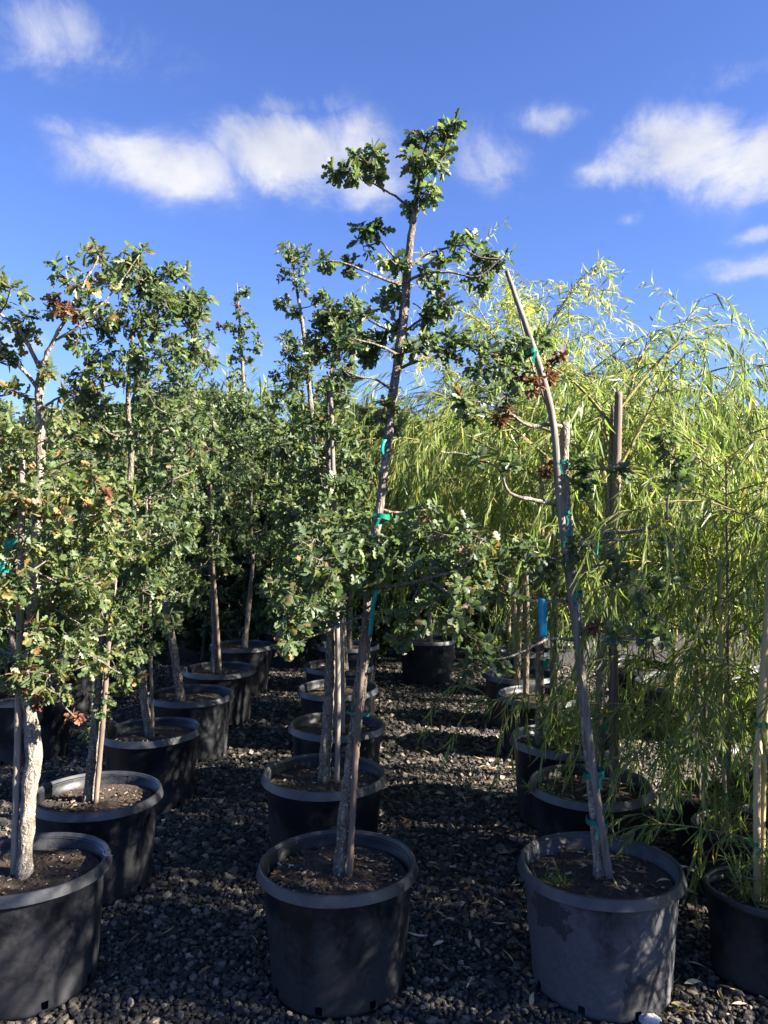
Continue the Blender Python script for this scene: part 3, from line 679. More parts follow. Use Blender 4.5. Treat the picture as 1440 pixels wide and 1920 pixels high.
# ------------------------------------------------------------------ front middle oak
d = C1['y']
tr = [soil_pt(C1, 636)] + pts_px([(651, 1500), (668, 1350), (684, 1210), (694, 1100), (703, 1010), (716, 920), (726, 830), (738, 730), (751, 645), (759, 570), (764, 500), (771, 440), (779, 385), (788, 330), (800, 270), (822, 232)], d)
o = Oak('tall slender oak in the front middle pot, its top against the white cloud', C1, tr, [px_r(w, d) for w in (40, 37, 35, 31, 28, 25, 23, 23, 24, 25, 23, 22, 20, 15, 10, 7, 5)], M_BARK, rough=.16, size=.040)
for L_, r0, r1 in [([(772, 395), (748, 372), (705, 348), (672, 325)], 8, 4), ([(757, 512), (735, 478), (706, 442)], 9, 4), ([(752, 535, -.03), (700, 516, -.05), (655, 496, -.07), (612, 486, -.09)], 9, 4),
                   ([(768, 500, .02), (800, 477, .05), (850, 462, .07), (885, 458, .08)], 9, 4), ([(764, 528, -.02), (790, 515, -.05), (840, 510, -.08), (895, 518, -.10), (945, 480, -.1)], 9, 4),
                   ([(752, 620), (735, 590), (722, 556)], 8, 4), ([(756, 625, .02), (790, 598, .06), (835, 575, .08)], 9, 4), ([(745, 665, -.03), (710, 648, -.08), (660, 634, -.12)], 9, 4), ([(748, 690, .02), (800, 672, .08), (860, 655, .1)], 10, 4),
                   ([(737, 732, -.02), (705, 712, -.05), (672, 706, -.08), (640, 690, -.1)], 8, 3), ([(728, 800), (715, 780), (722, 760)], 7, 4),
                   ([(694, 1100, -.02), (742, 1098, -.1), (800, 1085, -.2), (868, 1062, -.26), (905, 1010, -.28)], 13, 5), ([(700, 1050, .02), (760, 1005, .05), (830, 975, .06)], 10, 4), ([(688, 1150, -.03), (640, 1172, -.12), (590, 1192, -.18), (540, 1212, -.2)], 10, 4),
                   ([(697, 1075, -.02), (650, 1050, -.1), (590, 1030, -.16), (560, 1010, -.18)], 10, 4), ([(800, 1085, -.2), (850, 1120, -.26), (862, 1170, -.28)], 7, 3), ([(790, 1090, -.18), (772, 1130, -.2), (764, 1165, -.2)], 5, 3), ([(712, 955), (755, 962, .03), (800, 955, .05)], 8, 4), ([(655, 1055, -.1), (610, 1100, -.16), (560, 1130, -.2)], 7, 3)]:
    o.branch(pts_px(L_, d), px_r(r0, d), px_r(r1, d))
for q in [(800, 268, 42), (785, 320, 40), (830, 246, 26), (850, 228, 16), (797, 360, 30), (768, 304, 20), (815, 315, 30), (770, 250, 18), (835, 290, 20), (778, 390, 16), (810, 375, 16),
          (690, 305, 38), (655, 322, 32), (704, 283, 24), (625, 318, 14), (706, 330, 12), (700, 440, 36), (682, 462, 22), (732, 486, 24), (675, 430, 16), (662, 498, 19), (612, 488, 13),
          (865, 464, 26), (884, 456, 14), (830, 492, 22), (818, 535, 16), (912, 502, 40), (936, 484, 26), (898, 530, 18), (800, 516, 20), (735, 560, 28), (712, 552, 22), (820, 580, 34), (790, 592, 26), (842, 572, 18),
          (735, 622, 40), (708, 648, 40), (688, 660, 26), (795, 640, 36), (842, 642, 28), (770, 660, 34), (825, 664, 26), (870, 655, 22), (720, 770, 26), (736, 800, 20), (690, 600, 26), (660, 640, 30), (640, 690, 18)]:
    o.cluster(P(q[0], q[1], d + rng.uniform(-.06, .06)), q[2] / F * d * .74, n=max(3, int(q[2] / 6)))
for q in [(600, 1050, 46, -.16), (562, 1126, 44, -.2), (640, 1040, 48, -.12), (662, 1080, 42, -.1), (622, 1112, 38, -.16), (530, 1152, 30, -.2), (702, 1066, 30, -.1), (575, 1085, 34, -.1), (520, 1120, 24, -.15), (560, 1180, 24, -.2), (540, 1212, 14, -.2),
          (780, 1060, 42, -.15), (830, 1002, 50, -.1), (872, 1040, 46, -.24), (862, 1112, 42, -.26), (840, 1160, 40, -.28), (872, 1186, 26, -.28), (760, 1160, 26, -.2), (752, 1192, 18, -.2), (892, 1006, 36, -.26), (800, 968, 34, .02), (742, 1002, 32, 0),
          (640, 985, 36, -.05), (745, 1060, 30, -.1), (800, 1100, 34, -.2), (905, 1060, 28, -.2), (720, 1020, 26, -.05), (590, 1010, 34, -.1), (680, 1030, 30, -.1), (845, 1065, 36, -.2), (610, 1160, 24, -.15), (640, 1140, 22, -.1), (800, 1020, 36, -.05)]:
    o.cluster(P(q[0], q[1], d + q[3] + rng.uniform(-.04, .04)), q[2] / F * d)
o.finish(singles=290)
stake('bamboo_stake', 'thin brown cane tied to the rough front middle oak trunk', [soil_pt(C1, 655) + [0, -.035, 0]] + pts_px([(668, 1400, -.035), (680, 1250, -.03), (697, 1120, .02)], d), (.0105, .009), M_WOODR, 'stakes tied to the trees', ties=[(P(672, 1336, d - .01), .046, .034, .008), (P(715, 968, d), .036, .036, .018)])
ribbon('flagging_ribbon', 'long teal ribbon hanging down the front middle oak trunk', 'ribbon', pts_px([(706, 1106, -.06), (700, 1130, -.065), (697, 1160, -.062), (694, 1192, -.066)], d), 9 / F * d, M_TEAL, group='plastic ribbons on the trees')
ribbon('flagging_ribbon', 'short teal ribbon tied high on the front middle oak trunk', 'ribbon', pts_px([(722, 824, -.05), (717, 836, -.055), (717, 852, -.05)], d), 7 / F * d, M_TEAL, group='plastic ribbons on the trees')

# ------------------------------------------------------------------ front right oak (cut top, leaning pole)
d = R1['y']
tr = [soil_pt(R1, 1124)] + pts_px([(1113, 1500), (1098, 1350), (1086, 1220), (1078, 1120), (1070, 1030), (1062, 940), (1058, 860), (1060, 792)], d)
o = Oak('sparse oak with sawn-off top in the faded pot, dead rusty leaves above', R1, tr, [px_r(w, d) for w in (31, 29, 27, 26, 25, 24, 23, 24, 26)], M_BARKP, rough=.08)
for L_, r0, r1 in [([(1056, 800), (1030, 797, -.03), (990, 798, -.06), (955, 775, -.08), (915, 757, -.1), (880, 750, -.1)], 13, 5), ([(1046, 946, -.02), (1000, 937, -.08), (955, 924, -.12), (938, 885, -.14), (895, 858, -.16), (820, 845, -.18)], 11, 4),
                   ([(1070, 1127, -.02), (1010, 1127, -.06), (968, 1120, -.1), (930, 1092, -.14), (890, 1075, -.15)], 10, 4), ([(1076, 1200, -.02), (1030, 1198, -.08), (965, 1228, -.16), (900, 1240, -.2)], 9, 4),
                   ([(1072, 1030, .0), (1115, 1003, -.04), (1180, 997, -.1), (1225, 988, -.13), (1256, 968, -.15)], 13, 7), ([(1250, 972, -.15), (1254, 920, -.14), (1256, 870, -.14)], 7, 4), ([(1084, 1176, -.02), (1130, 1184, -.08), (1180, 1198, -.14), (1235, 1196, -.18)], 9, 4),
                   ([(1090, 1025, -.05), (1140, 1014, -.1), (1240, 1016, -.16), (1292, 1042, -.2)], 7, 3), ([(1062, 1060, -.04), (1020, 1040, -.1), (985, 1030, -.14)], 7, 3), ([(1068, 1085, -.02), (1120, 1060, -.08), (1190, 1068, -.12), (1240, 1090, -.14)], 7, 3),
                   ([(1040, 790, -.03), (1010, 720, -.03), (985, 640, -.02), (955, 500, 0)], 8, 3), ([(1005, 700, -.03), (960, 690, -.06), (905, 660, -.1)], 7, 4), ([(1060, 880), (1110, 880, -.05), (1165, 884, -.08)], 6, 3), ([(968, 1120, -.1), (950, 1080, -.1), (985, 1035, -.1)], 5, 3)]:
    o.branch(pts_px(L_, d), px_r(r0, d), px_r(r1, d))
for q in [(940, 662, 42, -.06), (918, 692, 40, -.08), (958, 702, 34, -.05), (890, 652, 30, -.1), (982, 642, 28, 0), (1012, 640, 22, 0), (900, 760, 28, -.1), (878, 786, 22, -.1), (950, 740, 26, -.06), (865, 760, 18, -.1),
          (972, 1048, 44, -.14), (932, 1072, 42, -.14), (902, 1076, 32, -.15), (1000, 1040, 30, -.12), (1056, 1042, 32, -.06), (1092, 1042, 28, -.06), (1182, 1092, 36, -.14), (1206, 1118, 28, -.14), (1150, 1060, 26, -.1), (1240, 1085, 24, -.14),
          (900, 1238, 36, -.2), (872, 1252, 26, -.2), (940, 1232, 22, -.18), (1082, 918, 26, -.03), (1104, 896, 16, -.04), (1210, 1184, 28, -.16), (1238, 1198, 18, -.18), (1266, 860, 30, -.14), (1250, 832, 22, -.14), (1282, 880, 18, -.14), (1262, 900, 16, -.14),
          (960, 880, 18, -.12), (900, 862, 14, -.15), (1160, 890, 16, -.08), (940, 1110, 24, -.12), (1020, 1080, 24, -.1), (1150, 1190, 18, -.1), (1095, 870, 14, -.04)]:
    o.cluster(P(q[0], q[1], d + q[3] + rng.uniform(-.04, .04)), q[2] / F * d)
for q in [(1002, 732, 24, -.06), (990, 708, 20, -.05), (1034, 690, 18, 0), (1026, 706, 14, -.02), (950, 776, 14, -.08), (935, 790, 12, -.1), (1030, 880, 14, -.04), (1048, 672, 12, 0), (1120, 1176, 8, -.1)]:
    o.cluster(P(q[0], q[1], d + q[3]), q[2] / F * d, dead=True)
o.finish(singles=260)
dt = lambda px, py, dd=0: P(px, py, d + dd)
stake('wooden_stake', 'long grey pole leaning with the sawn-off oak, tied with green tape', [soil_pt(R1, 1142) + [0, -.03, 0]] + pts_px([(1112, 1440, -.045), (1092, 1270, -.05), (1066, 1080, -.05), (1048, 930, -.05), (1038, 800, -.05), (1012, 690, -.05), (950, 508, -.02)], d), (.0125, .0075), M_WOOD, 'stakes tied to the trees',
      ties=[(dt(1114, 1450, -.02), .042, .034, .022), (dt(1119, 1541, -.01), .046, .034, .018), (dt(1050, 868, -.02), .036, .046, .016), (dt(1058, 1002, -.02), .034, .046, .016), (dt(1076, 1116, -.02), .034, .044, .018), (dt(996, 661, -.04), .026, .026, .022), (dt(1056, 962, -.02), .032, .044, .012)])
ribbon('plant_tag', 'bright blue tag hanging from a side branch of the sawn-off oak', 'tag', pts_px([(1017, 1122, -.075), (1017, 1140, -.078), (1018, 1168, -.076), (1019, 1195, -.074)], d), 15.5 / F * d, M_BLUE, group='plastic ribbons on the trees')
ribbon('flagging_ribbon', 'narrow teal ribbon dangling behind the sawn-off oak branch', 'ribbon', pts_px([(1120, 1016, -.05), (1118, 1032, -.05), (1119, 1052, -.05)], d), 7 / F * d, M_TEAL, group='plastic ribbons on the trees')

# ------------------------------------------------------------------ front left oak
d = L1['y']
tr = [soil_pt(L1, 46)] + pts_px([(50, 1560), (55, 1480), (64, 1420), (58, 1350), (52, 1290), (60, 1200), (62, 1100), (68, 1000), (75, 900), (76, 820), (73, 740), (76, 700)], d)
o = Oak('pale-barked oak with yellowing rusty leaves at the left edge', L1, tr, [px_r(w, d) for w in (40, 38, 37, 44, 36, 32, 28, 27, 25, 24, 23, 21, 17)], M_BARKP, turning=True, rough=.10, size=.037)
for L_, r0, r1 in [([(74, 690), (55, 650), (30, 610), (0, 588), (-30, 560)], 13, 6), ([(76, 735), (40, 690), (5, 645), (-25, 600)], 12, 5), ([(76, 690), (100, 640, -.03), (135, 575, -.06), (170, 510, -.08), (185, 480, -.08)], 13, 5), ([(100, 640, -.03), (150, 610, -.05), (200, 560, -.05), (262, 478, -.06)], 8, 4),
                   ([(52, 1290), (20, 1285, -.05), (-20, 1270, -.1)], 12, 6), ([(58, 1245), (85, 1235, -.06), (135, 1218, -.1), (190, 1240, -.14)], 9, 4), ([(58, 1290), (95, 1260, -.05), (140, 1240, -.1)], 8, 4), ([(62, 1110), (100, 1140, -.04), (150, 1170, -.1)], 7, 3), ([(68, 1010), (110, 985, -.06), (180, 965, -.12)], 8, 4), ([(74, 900), (120, 870, -.05), (180, 850, -.1)], 8, 4), ([(74, 880), (40, 850, -.05), (-10, 840, -.1)], 8, 4), ([(76, 770), (110, 745, -.04), (150, 735, -.06)], 8, 4), ([(66, 1030), (30, 1000, -.05), (-10, 960, -.1)], 8, 4), ([(60, 1160), (20, 1100, .08), (5, 1020, .1)], 9, 4)]:
    o.branch(pts_px(L_, d), px_r(r0, d), px_r(r1, d))
for q in [(20, 540, 34), (0, 585, 34), (45, 600, 26), (110, 512, 30), (190, 492, 42), (232, 484, 22), (264, 474, 17), (150, 540, 36), (205, 540, 32), (118, 585, 38), (60, 640, 34), (142, 640, 36), (100, 700, 34), (150, 738, 32), (30, 735, 34), (0, 680, 34),
          (180, 600, 30), (110, 770, 30), (10, 800, 34), (150, 800, 30), (190, 700, 26), (-30, 640, 40), (-40, 740, 40), (-30, 560, 34)]:
    o.cluster(P(q[0], q[1], d + rng.uniform(-.1, .06)), q[2] / F * d)
o.env([(830, 70, 130), (950, 80, 150), (1060, 90, 150), (1150, 90, 120), (1230, 110, 90), (1290, 110, 60)], 62, d, r=(.05, .085))
for q in [(50, 1260, 30), (30, 1275, 22), (92, 1265, 28), (180, 1240, 26), (150, 1210, 22), (20, 1110, 26), (110, 1300, 18), (65, 1180, 24), (185, 1130, 24), (240, 1270, 16)]:
    o.cluster(P(q[0], q[1], d - .12 + rng.uniform(-.05, .05)), q[2] / F * d)
for q in [(105, 575, 26, -.1), (80, 1310, 20, -.14), (45, 1275, 20, -.16), (130, 590, 18, -.1), (60, 1170, 14, -.1), (20, 950, 18, -.1), (100, 960, 14, -.12), (190, 930, 14, -.14), (140, 1345, 12, -.14)]:
    o.cluster(P(q[0], q[1], d + q[3]), q[2] / F * d, dead=True)
o.finish(singles=290)
stake('bamboo_stake', 'grey bamboo cane beside the pale oak trunk at the left edge', [soil_pt(L1, 28)] + pts_px([(33, 1400), (38, 1150), (41, 950), (41, 780)], d), (.0118, .010), M_BAMBG, 'stakes tied to the trees', nodes=True)
ribbon('flagging_ribbon', 'broad teal ribbon blowing at the left edge of the photo', 'ribbon', pts_px([(22, 1010, -.1), (8, 1035, -.1), (2, 1052, -.12), (4, 1074, -.12)], d), 22 / F * d, M_TEAL, group='plastic ribbons on the trees')

# ------------------------------------------------------------------ the other oaks of the rows
def row_oak(label, p, trunk_px, w, prof, n, bark=M_BARK, turning=False, size=.038, simple=False, extra=(), st=None, r=(.06, .095), rough=.1):
    d = p['y']; tr = [soil_pt(p, trunk_px[0][0])] + pts_px(trunk_px[1:], d)
    o = Oak(label, p, tr, [px_r(x, d) for x in np.linspace(w[0], w[1], len(tr))], bark, turning=turning, size=size, simple=simple, rough=rough)
    for q in extra: o.cluster(P(q[0], q[1], d + rng.uniform(-.06, .06)), q[2] / F * d)
    o.env(prof, n, d, r=r); o.finish()
    if st: stake(st[0], st[1], [soil_pt(p, st[2][0][0]) + [0, -.03, 0]] + pts_px([(a[0], a[1], -.03) for a in st[2][1:]], d), st[3], st[4], 'stakes tied to the trees', nodes=st[0].startswith('bamboo'), ties=[(P(a, b_, d - .01), .034, .04, .014) for a, b_ in (st[5] if len(st) > 5 else ())])
row_oak('bushy oak in the second pot of the left row, crown reaching above the hedge', L2, [(166, 1480), (178, 1380), (190, 1250), (208, 1120), (232, 980), (246, 870), (240, 760), (245, 660), (262, 560)], (30, 6),
        [(520, 290, 60), (600, 290, 110), (700, 280, 120), (800, 260, 125), (950, 250, 125), (1080, 220, 110), (1180, 210, 70), (1260, 200, 40)], 88,
        extra=[(312, 530, 34), (342, 562, 30), (378, 565, 26), (360, 625, 18), (362, 655, 12), (250, 530, 40), (220, 510, 30), (330, 590, 30), (290, 570, 36), (200, 1300, 22), (190, 1330, 18), (175, 1380, 14)], st=('bamboo_stake', 'thin brown cane beside the second left oak trunk', [(184, 1480), (194, 1340), (204, 1200), (215, 1060)], (.011, .009), M_WOODR))
row_oak('oak with a crooked trunk in the third pot of the left row', L3, [(284, 1385), (272, 1320), (264, 1240), (262, 1150), (268, 1050), (275, 950), (280, 850), (285, 760)], (24, 7), [(700, 300, 60), (800, 300, 100), (950, 290, 105), (1080, 280, 90), (1180, 270, 55), (1240, 275, 35)], 66, st=('bamboo_stake', 'slim cane behind the crooked third oak of the left row', [(292, 1385), (282, 1200), (280, 960), (284, 800)], (.009, .008), M_WOODR))
row_oak('oak leaning left from the fourth pot of the left row', L4, [(342, 1300), (326, 1220), (312, 1140), (302, 1060), (305, 960), (318, 860), (330, 780)], (24, 7), [(740, 340, 60), (820, 340, 90), (950, 335, 95), (1080, 330, 80), (1170, 345, 45)], 60, size=.04)
row_oak('oak with cane in the fifth pot of the left row', L5, [(402, 1248), (403, 1180), (398, 1080), (392, 980), (395, 880), (400, 790)], (20, 7), [(745, 400, 60), (850, 400, 85), (1000, 395, 85), (1080, 400, 55)], 52, size=.052, simple=True, st=('bamboo_stake', 'reddish cane leaning on the fifth oak of the left row', [(416, 1248), (406, 1150), (398, 1030), (394, 880)], (.014, .011), M_WOODR))
row_oak('oak with a wavy bare trunk in the sixth pot of the left row', L6, [(458, 1206), (465, 1150), (470, 1100), (474, 1050), (470, 960), (475, 870)], (15, 6), [(750, 470, 60), (850, 470, 80), (1000, 470, 70), (1050, 475, 40)], 48, size=.055, simple=True)
row_oak('oak in the second pot of the middle row with a dark dense top', C2, [(607, 1462), (614, 1360), (620, 1230), (621, 1100), (619, 960), (616, 840), (617, 740), (630, 650), (648, 590)], (32, 6),
        [(580, 650, 40), (640, 640, 55), (700, 630, 36), (760, 620, 24), (900, 610, 70), (1000, 600, 95), (1100, 590, 90), (1160, 580, 60)], 62, st=('wooden_stake', 'straight slim stake rising up the second middle oak', [(632, 1462), (634, 1300), (628, 1000), (619, 705)], (.012, .009), M_WOOD),
        extra=[(650, 588, 38), (622, 608, 32), (668, 575, 26), (600, 640, 28), (640, 630, 36), (605, 600, 20), (670, 640, 24)])
row_oak('tall thin oak topped by a leafy tuft, third in the middle row', C3, [(634, 1352), (626, 1250), (618, 1120), (605, 960), (592, 860), (583, 760), (575, 680), (566, 600), (556, 540), (548, 478)], (24, 5),
        [(640, 575, 40), (700, 575, 55), (780, 585, 40), (900, 600, 80), (1050, 610, 90), (1120, 620, 50)], 50, size=.038,
        extra=[(545, 475, 24), (550, 505, 26), (540, 525, 16), (562, 545, 18), (572, 480, 14), (528, 480, 14), (538, 572, 20), (528, 565, 12), (600, 560, 18), (612, 552, 14), (540, 640, 22), (530, 650, 18), (585, 640, 20), (568, 690, 24), (555, 660, 24), (556, 590, 12)],
        st=('bamboo_stake', 'pale cane beside the tall thin third oak of the middle row', [(644, 1352), (640, 1200), (622, 1000), (598, 790)], (.012, .01), M_BAMBG, [(592, 800)]))
row_oak('oak in the fourth pot of the middle row, trunk lit from the right', C4, [(642, 1290), (640, 1200), (636, 1100), (632, 1000), (625, 880), (620, 800)], (18, 7), [(740, 560, 60), (820, 570, 80), (950, 580, 85), (1060, 600, 70)], 46, size=.052, simple=True)
row_oak('oak in the fifth pot of the middle row', C5, [(648, 1246), (645, 1180), (646, 1100), (650, 1000), (655, 880)], (15, 6), [(760, 660, 60), (850, 660, 80), (1000, 650, 80), (1090, 650, 50)], 46, size=.055, simple=True)
row_oak('thin oak in the hindmost pot of the middle row', C6, [(655, 1204), (658, 1130), (660, 1050), (662, 950)], (14, 6), [(770, 700, 60), (850, 700, 80), (1000, 690, 70), (1070, 680, 50)], 44, size=.055, simple=True)
row_oak('oak in the dark pot at far left, behind the pale-barked one', Q1, [(50, 1300), (30, 1240), (15, 1150), (5, 1050), (0, 900)], (20, 6), [(780, 10, 90), (900, 20, 100), (1050, 20, 90), (1130, 20, 50)], 46, simple=True, turning=True, size=.052)
row_oak('slim oak standing in the sunlit-slab pot at far left', Q2, [(145, 1240), (140, 1180), (135, 1080), (130, 950), (125, 820)], (14, 6), [(760, 120, 80), (880, 130, 90), (1000, 130, 90), (1100, 130, 60)], 46, simple=True, size=.052)

# ------------------------------------------------------------------ the dense wall of oaks behind the rows
bg = []
for i, (px, top) in enumerate([(30, 760), (210, 740), (380, 735)]):
    dd = 8.3 + .25 * i; c = P(px, 1200, dd); b0 = np.array([c[0], dd, 0.02])
    o = Oak(['dense oak in the hedge behind the pale left-edge oak', 'dense oak in the hedge behind the second left oak', 'dense oak in the hedge behind the left row end'][i], None, [b0, b0 + [.03, 0, .6], b0 + [-.02, 0, 1.5], b0 + [.02, 0, 2.4]], [.035, .03, .022, .008], M_BARK, simple=True, size=.06, group='oaks in the dense hedge behind the rows')
    o.env([(top, px, 30), (top + 60, px, 70), (960, px, 100), (1100, px, 100), (1215, px, 80)], 95, dd, r=(.11, .17)); o.finish(); bg.append(o.t)
labs = ['hedge oak right of the sparse bare-topped tree', 'hedge oak filling the gap between left and middle rows', 'hedge oak behind the tall tufted oak', 'hedge oak behind the rough front middle trunk', 'hedge oak where the willows begin', 'hedge oak at the far left edge behind the dusty pot', 'hedge oak behind the second left pot', 'hedge oak directly behind the third left crown', 'hedge oak directly under the bare-topped tree', 'hedge oak behind the middle row end', 'hedge oak deep behind the rough trunk', 'hedge oak deep behind the willow curtain'] + ['hedge oak closing the end of the right aisle', 'hedge oak behind the hindmost right pots', 'hedge oak behind the blue tag', 'hedge oak behind the sawn-off oak trunk'] + ['oak in the rearmost hedge line, %s' % w_ for w_ in ('far left', 'behind the pale trunk', 'behind the second left trunk', 'behind the third left trunk', 'behind the fourth left trunk', 'behind the left row end', 'left of the middle row end', 'behind the middle row end', 'right of the rough trunk', 'at the aisle end', 'behind the right row end', 'behind the sawn-off oak', 'behind the tall wooden stake', 'behind the young willows', 'by the right edge')]
for i, (px, dd, s_) in enumerate([(500, 8.6, .98), (600, 9.0, 1.0), (690, 8.5, .92), (770, 8.9, .95), (830, 9.6, .95), (-60, 8.8, 1.0), (120, 9.3, 1.05), (300, 9.5, 1.05), (455, 9.6, 1.04), (560, 9.9, 1.03), (720, 9.9, 1.0), (880, 10.3, 1.0)] + [(850, 8.9, .95), (930, 9.1, .95), (1010, 9.3, .95), (1100, 9.5, .95)] + [(-40 + 104 * k, 10.9 + .35 * (k % 2), .98 + .05 * (k % 3)) for k in range(15)]):
    c = P(px, 1200, dd); copy_tree(bg[i % 3], (c[0], dd, .02), 1.1 + 1.7 * i, s_, labs[i])
# tall sparse tree above the hedge
dd = 8.9; c = P(456, 1200, dd); b0 = np.array([c[0], dd, .02])
o = Oak('tall spindly bare-topped tree rising above the hedge at left', None, [b0, P(458, 900, dd), P(458, 760, dd), P(452, 640, dd), P(446, 560, dd), P(444, 525, dd)], [.04, .035, .03, .022, .012, .004], M_BARK, simple=True, size=.07, group='oaks in the dense hedge behind the rows')
for q in [(446, 560, 6), (462, 548, 5), (450, 590, 9), (442, 612, 10), (468, 610, 12), (430, 612, 9), (452, 640, 14), (475, 640, 12), (446, 670, 14), (462, 680, 14), (440, 705, 14), (466, 705, 16), (452, 730, 18), (478, 650, 10), (448, 650, 10), (458, 620, 10)]: o.cluster(P(q[0], q[1], dd + rng.uniform(-.1, .1)), q[2] / F * dd, n=3)
for q in [(412, 611, 5), (428, 607, 6), (450, 571, 5), (447, 580, 5), (459, 618, 6)]: o.cluster(P(q[0], q[1], dd), q[2] / F * dd, n=2, dead=True)
for k in range(9): a = P(446 + rng.uniform(-3, 4), 540 + 12 * k, dd); o.branch([a, a + [rng.uniform(-.09, .09), 0, .04], a + [rng.uniform(-.16, .16), 0, .07]], .006, .002, own=False)
o.finish()

# oleander-like shrubs with long upright leaves peeping over the hedge
def oleander(label, px, top, dd, seed):
    R = np.random.default_rng(seed); c = P(px, 1200, dd); base = np.array([c[0], dd, 0.0]); ztop = P(px, top, dd)[2]
    t = thing('oleander_shrub', label, 'shrub', tuple(base), 'long-leaved shrubs above the hedge'); br = MA(); Pp = []; D = []; Nn = []; S_ = []
    for i in range(15):
        a = R.uniform(0, 6.28); e = base + [math.cos(a) * R.uniform(.05, .55), math.sin(a) * R.uniform(.05, .4), ztop * R.uniform(.86, 1.0)]
        if i == 0: e = base + [0, 0, ztop - .1]
        pts, rr = smooth_path([base + [math.cos(a) * .06, math.sin(a) * .06, 0], (base + e) / 2 + [0, 0, .1], e], [.014, .010, .004], .06); tube(br, pts, rr, 5, 0)
        for q in np.linspace(.45, 1, 26):
            p = pts[int(q * (len(pts) - 1))]
            for j in range(4):
                az = R.uniform(0, 6.28); el = R.uniform(.25, 1.25) * (.5 + .6 * q); dv = np.array([math.cos(az) * math.cos(el), math.sin(az) * math.cos(el), math.sin(el)])
                Pp.append(p); D.append(dv); Nn.append(norm(np.array([0, 0, 1.0]) - dv * .5 + R.standard_normal(3) * .25)); S_.append(R.uniform(.12, .20))
    obj('stems', br.mesh('stems', base), M_WTWIG, t)['kind'] = 'stuff'; k = MA(); add_leaves(k, np.array(Pp), np.array(D), np.array(Nn), np.array(S_), R.random(len(Pp)), LANCEO)
    obj('crown', k.mesh('crown', base), M_OLE, t)['kind'] = 'stuff'; return t
for i, (px, top, dd, lab) in enumerate([(396, 690, 9.2, 'spiky long-leaved shrub left of the bare-topped tree'), (430, 715, 9.6, 'long-leaved shrub just under the bare-topped tree'), (500, 712, 9.3, 'yellowish long-leaved shrub right of the bare-topped tree'), (560, 730, 9.8, 'long-leaved shrub left of the tall tufted oak'), (625, 705, 9.6, 'long-leaved shrub seen between the two slim oaks'), (690, 735, 9.7, 'long-leaved shrub by the rough front trunk'), (320, 745, 9.9, 'long-leaved shrub behind the second left crown'), (210, 750, 10.1, 'long-leaved shrub low behind the left crowns')]):
    oleander(lab, px, top, dd, 40 + i)

# ------------------------------------------------------------------ willows
def wil(label, p, px, top_px, seed, **kw):
    d = p['y']; b0 = soil_pt(p, px); h = P(px, top_px, d)[2] - b0[2]
    return willow(label, b0, h, seed=seed, **kw)
wil('weeping willow with arching top right of the tall wooden stake', R2, 1118, 760, 1, lean=(.08, .0), shoots=14, strands=12, spread=.50, low=.58, r0=.026, up=.85, sl=(.25, .6), back=True, zmin=.95)
wil('willow in the third pot of the right row, sprouting at its foot', R3, 1010, 830, 2, back=True, zmin=.7, lean=(.02, 0), shoots=12, strands=19, spread=.6, low=.5, r0=.024, sl=(.3, .8))
wil('willow in the fourth right pot with a long hanging curtain', R4, 985, 800, 3, lean=(-.05, 0), shoots=12, strands=20, spread=.68, low=.55, r0=.022, sl=(.4, 1.0), zmin=0.62)
wil('curly yellow-leaved willow topping the right row', R5, 968, 640, 4, lean=(.1, 0), shoots=15, strands=19, spread=.72, low=.55, r0=.025, curly=True, leafL=.085, droop=.7, up=1.0, zmin=0.62)
wil('willow in the tan-rimmed hindmost right pot', R6, 965, 780, 5, shoots=12, strands=19, spread=.75, low=.5, r0=.025, sl=(.4, 1.0), leafL=.11, zmin=0.62)
wil('willow in the shaded pot behind the strands at right', B1, 1262, 700, 6, shoots=12, strands=19, spread=.7, low=.45, r0=.024, zmin=0.95)
wil('willow in the pot behind the tall wooden stake', B2, 1200, 720, 7, shoots=10, strands=14, spread=.6, low=.75, r0=.024, zmin=0.95)
wil('slim willow on a bamboo cane at the right edge', S1, 1425, 880, 8, shoots=14, strands=11, spread=.36, up=.5, low=.06, r0=.010, singles=280, sl=(.12, .4), leafL=.085, lean=(.06, .05))
wil('bushy young willow on a tied cane second from the right edge', S2, 1362, 860, 9, shoots=20, strands=17, spread=.46, up=.6, low=.08, r0=.011, sl=(.2, .5), leafL=.085)
wil('bushy young willow third back along the right edge', S3, 1320, 840, 10, shoots=20, strands=17, spread=.42, up=.65, low=.12, r0=.011, sl=(.2, .55), leafL=.085)
wil('willow in the dark pot at the aisle end', K1, 806, 800, 11, shoots=12, strands=19, spread=.75, low=.5, r0=.025, sl=(.4, 1.1), leafL=.11)
for i, (x, y, h, lab) in enumerate([(2.75, 5.6, 2.15, 'tall willow at the right edge behind the young ones'), (3.05, 6.0, 2.5, 'willow far back at the right edge'), (2.5, 7.5, 2.4, 'willow far behind the arching-topped one'), (1.35, 8.4, 2.5, 'willow at the very back behind the curly one'), (3.6, 7.6, 2.6, 'willow at the very back near the right edge'), (2.3, 8.6, 2.6, 'willow at the very back right of centre'), (.6, 9.3, 2.4, 'willow at the very back of the right aisle'), (1.95, 3.85, 1.7, 'willow filling the right edge at mid height')]):
    if i in (1, 3, 5, 6): copy_tree(wlast, (x, y, .36), 1.3 * i, (h - .36) / hlast, lab)
    else: wlast = willow(lab, (x, y, .36), h - .36, seed=30 + i, zmin=1.1 if y < 7 and i != 7 else .3, shoots=13, strands=19, spread=.72, low=.4, up=.7, r0=.025, sl=(.3, .8), leafL=.10); hlast = h - .36
    if y < 7: pot(0, 0, 1.0, lab.replace('willow', 'black pot of the willow', 1), seed=40 + i, world_xy=(x, y), material=POTM[i % 3])

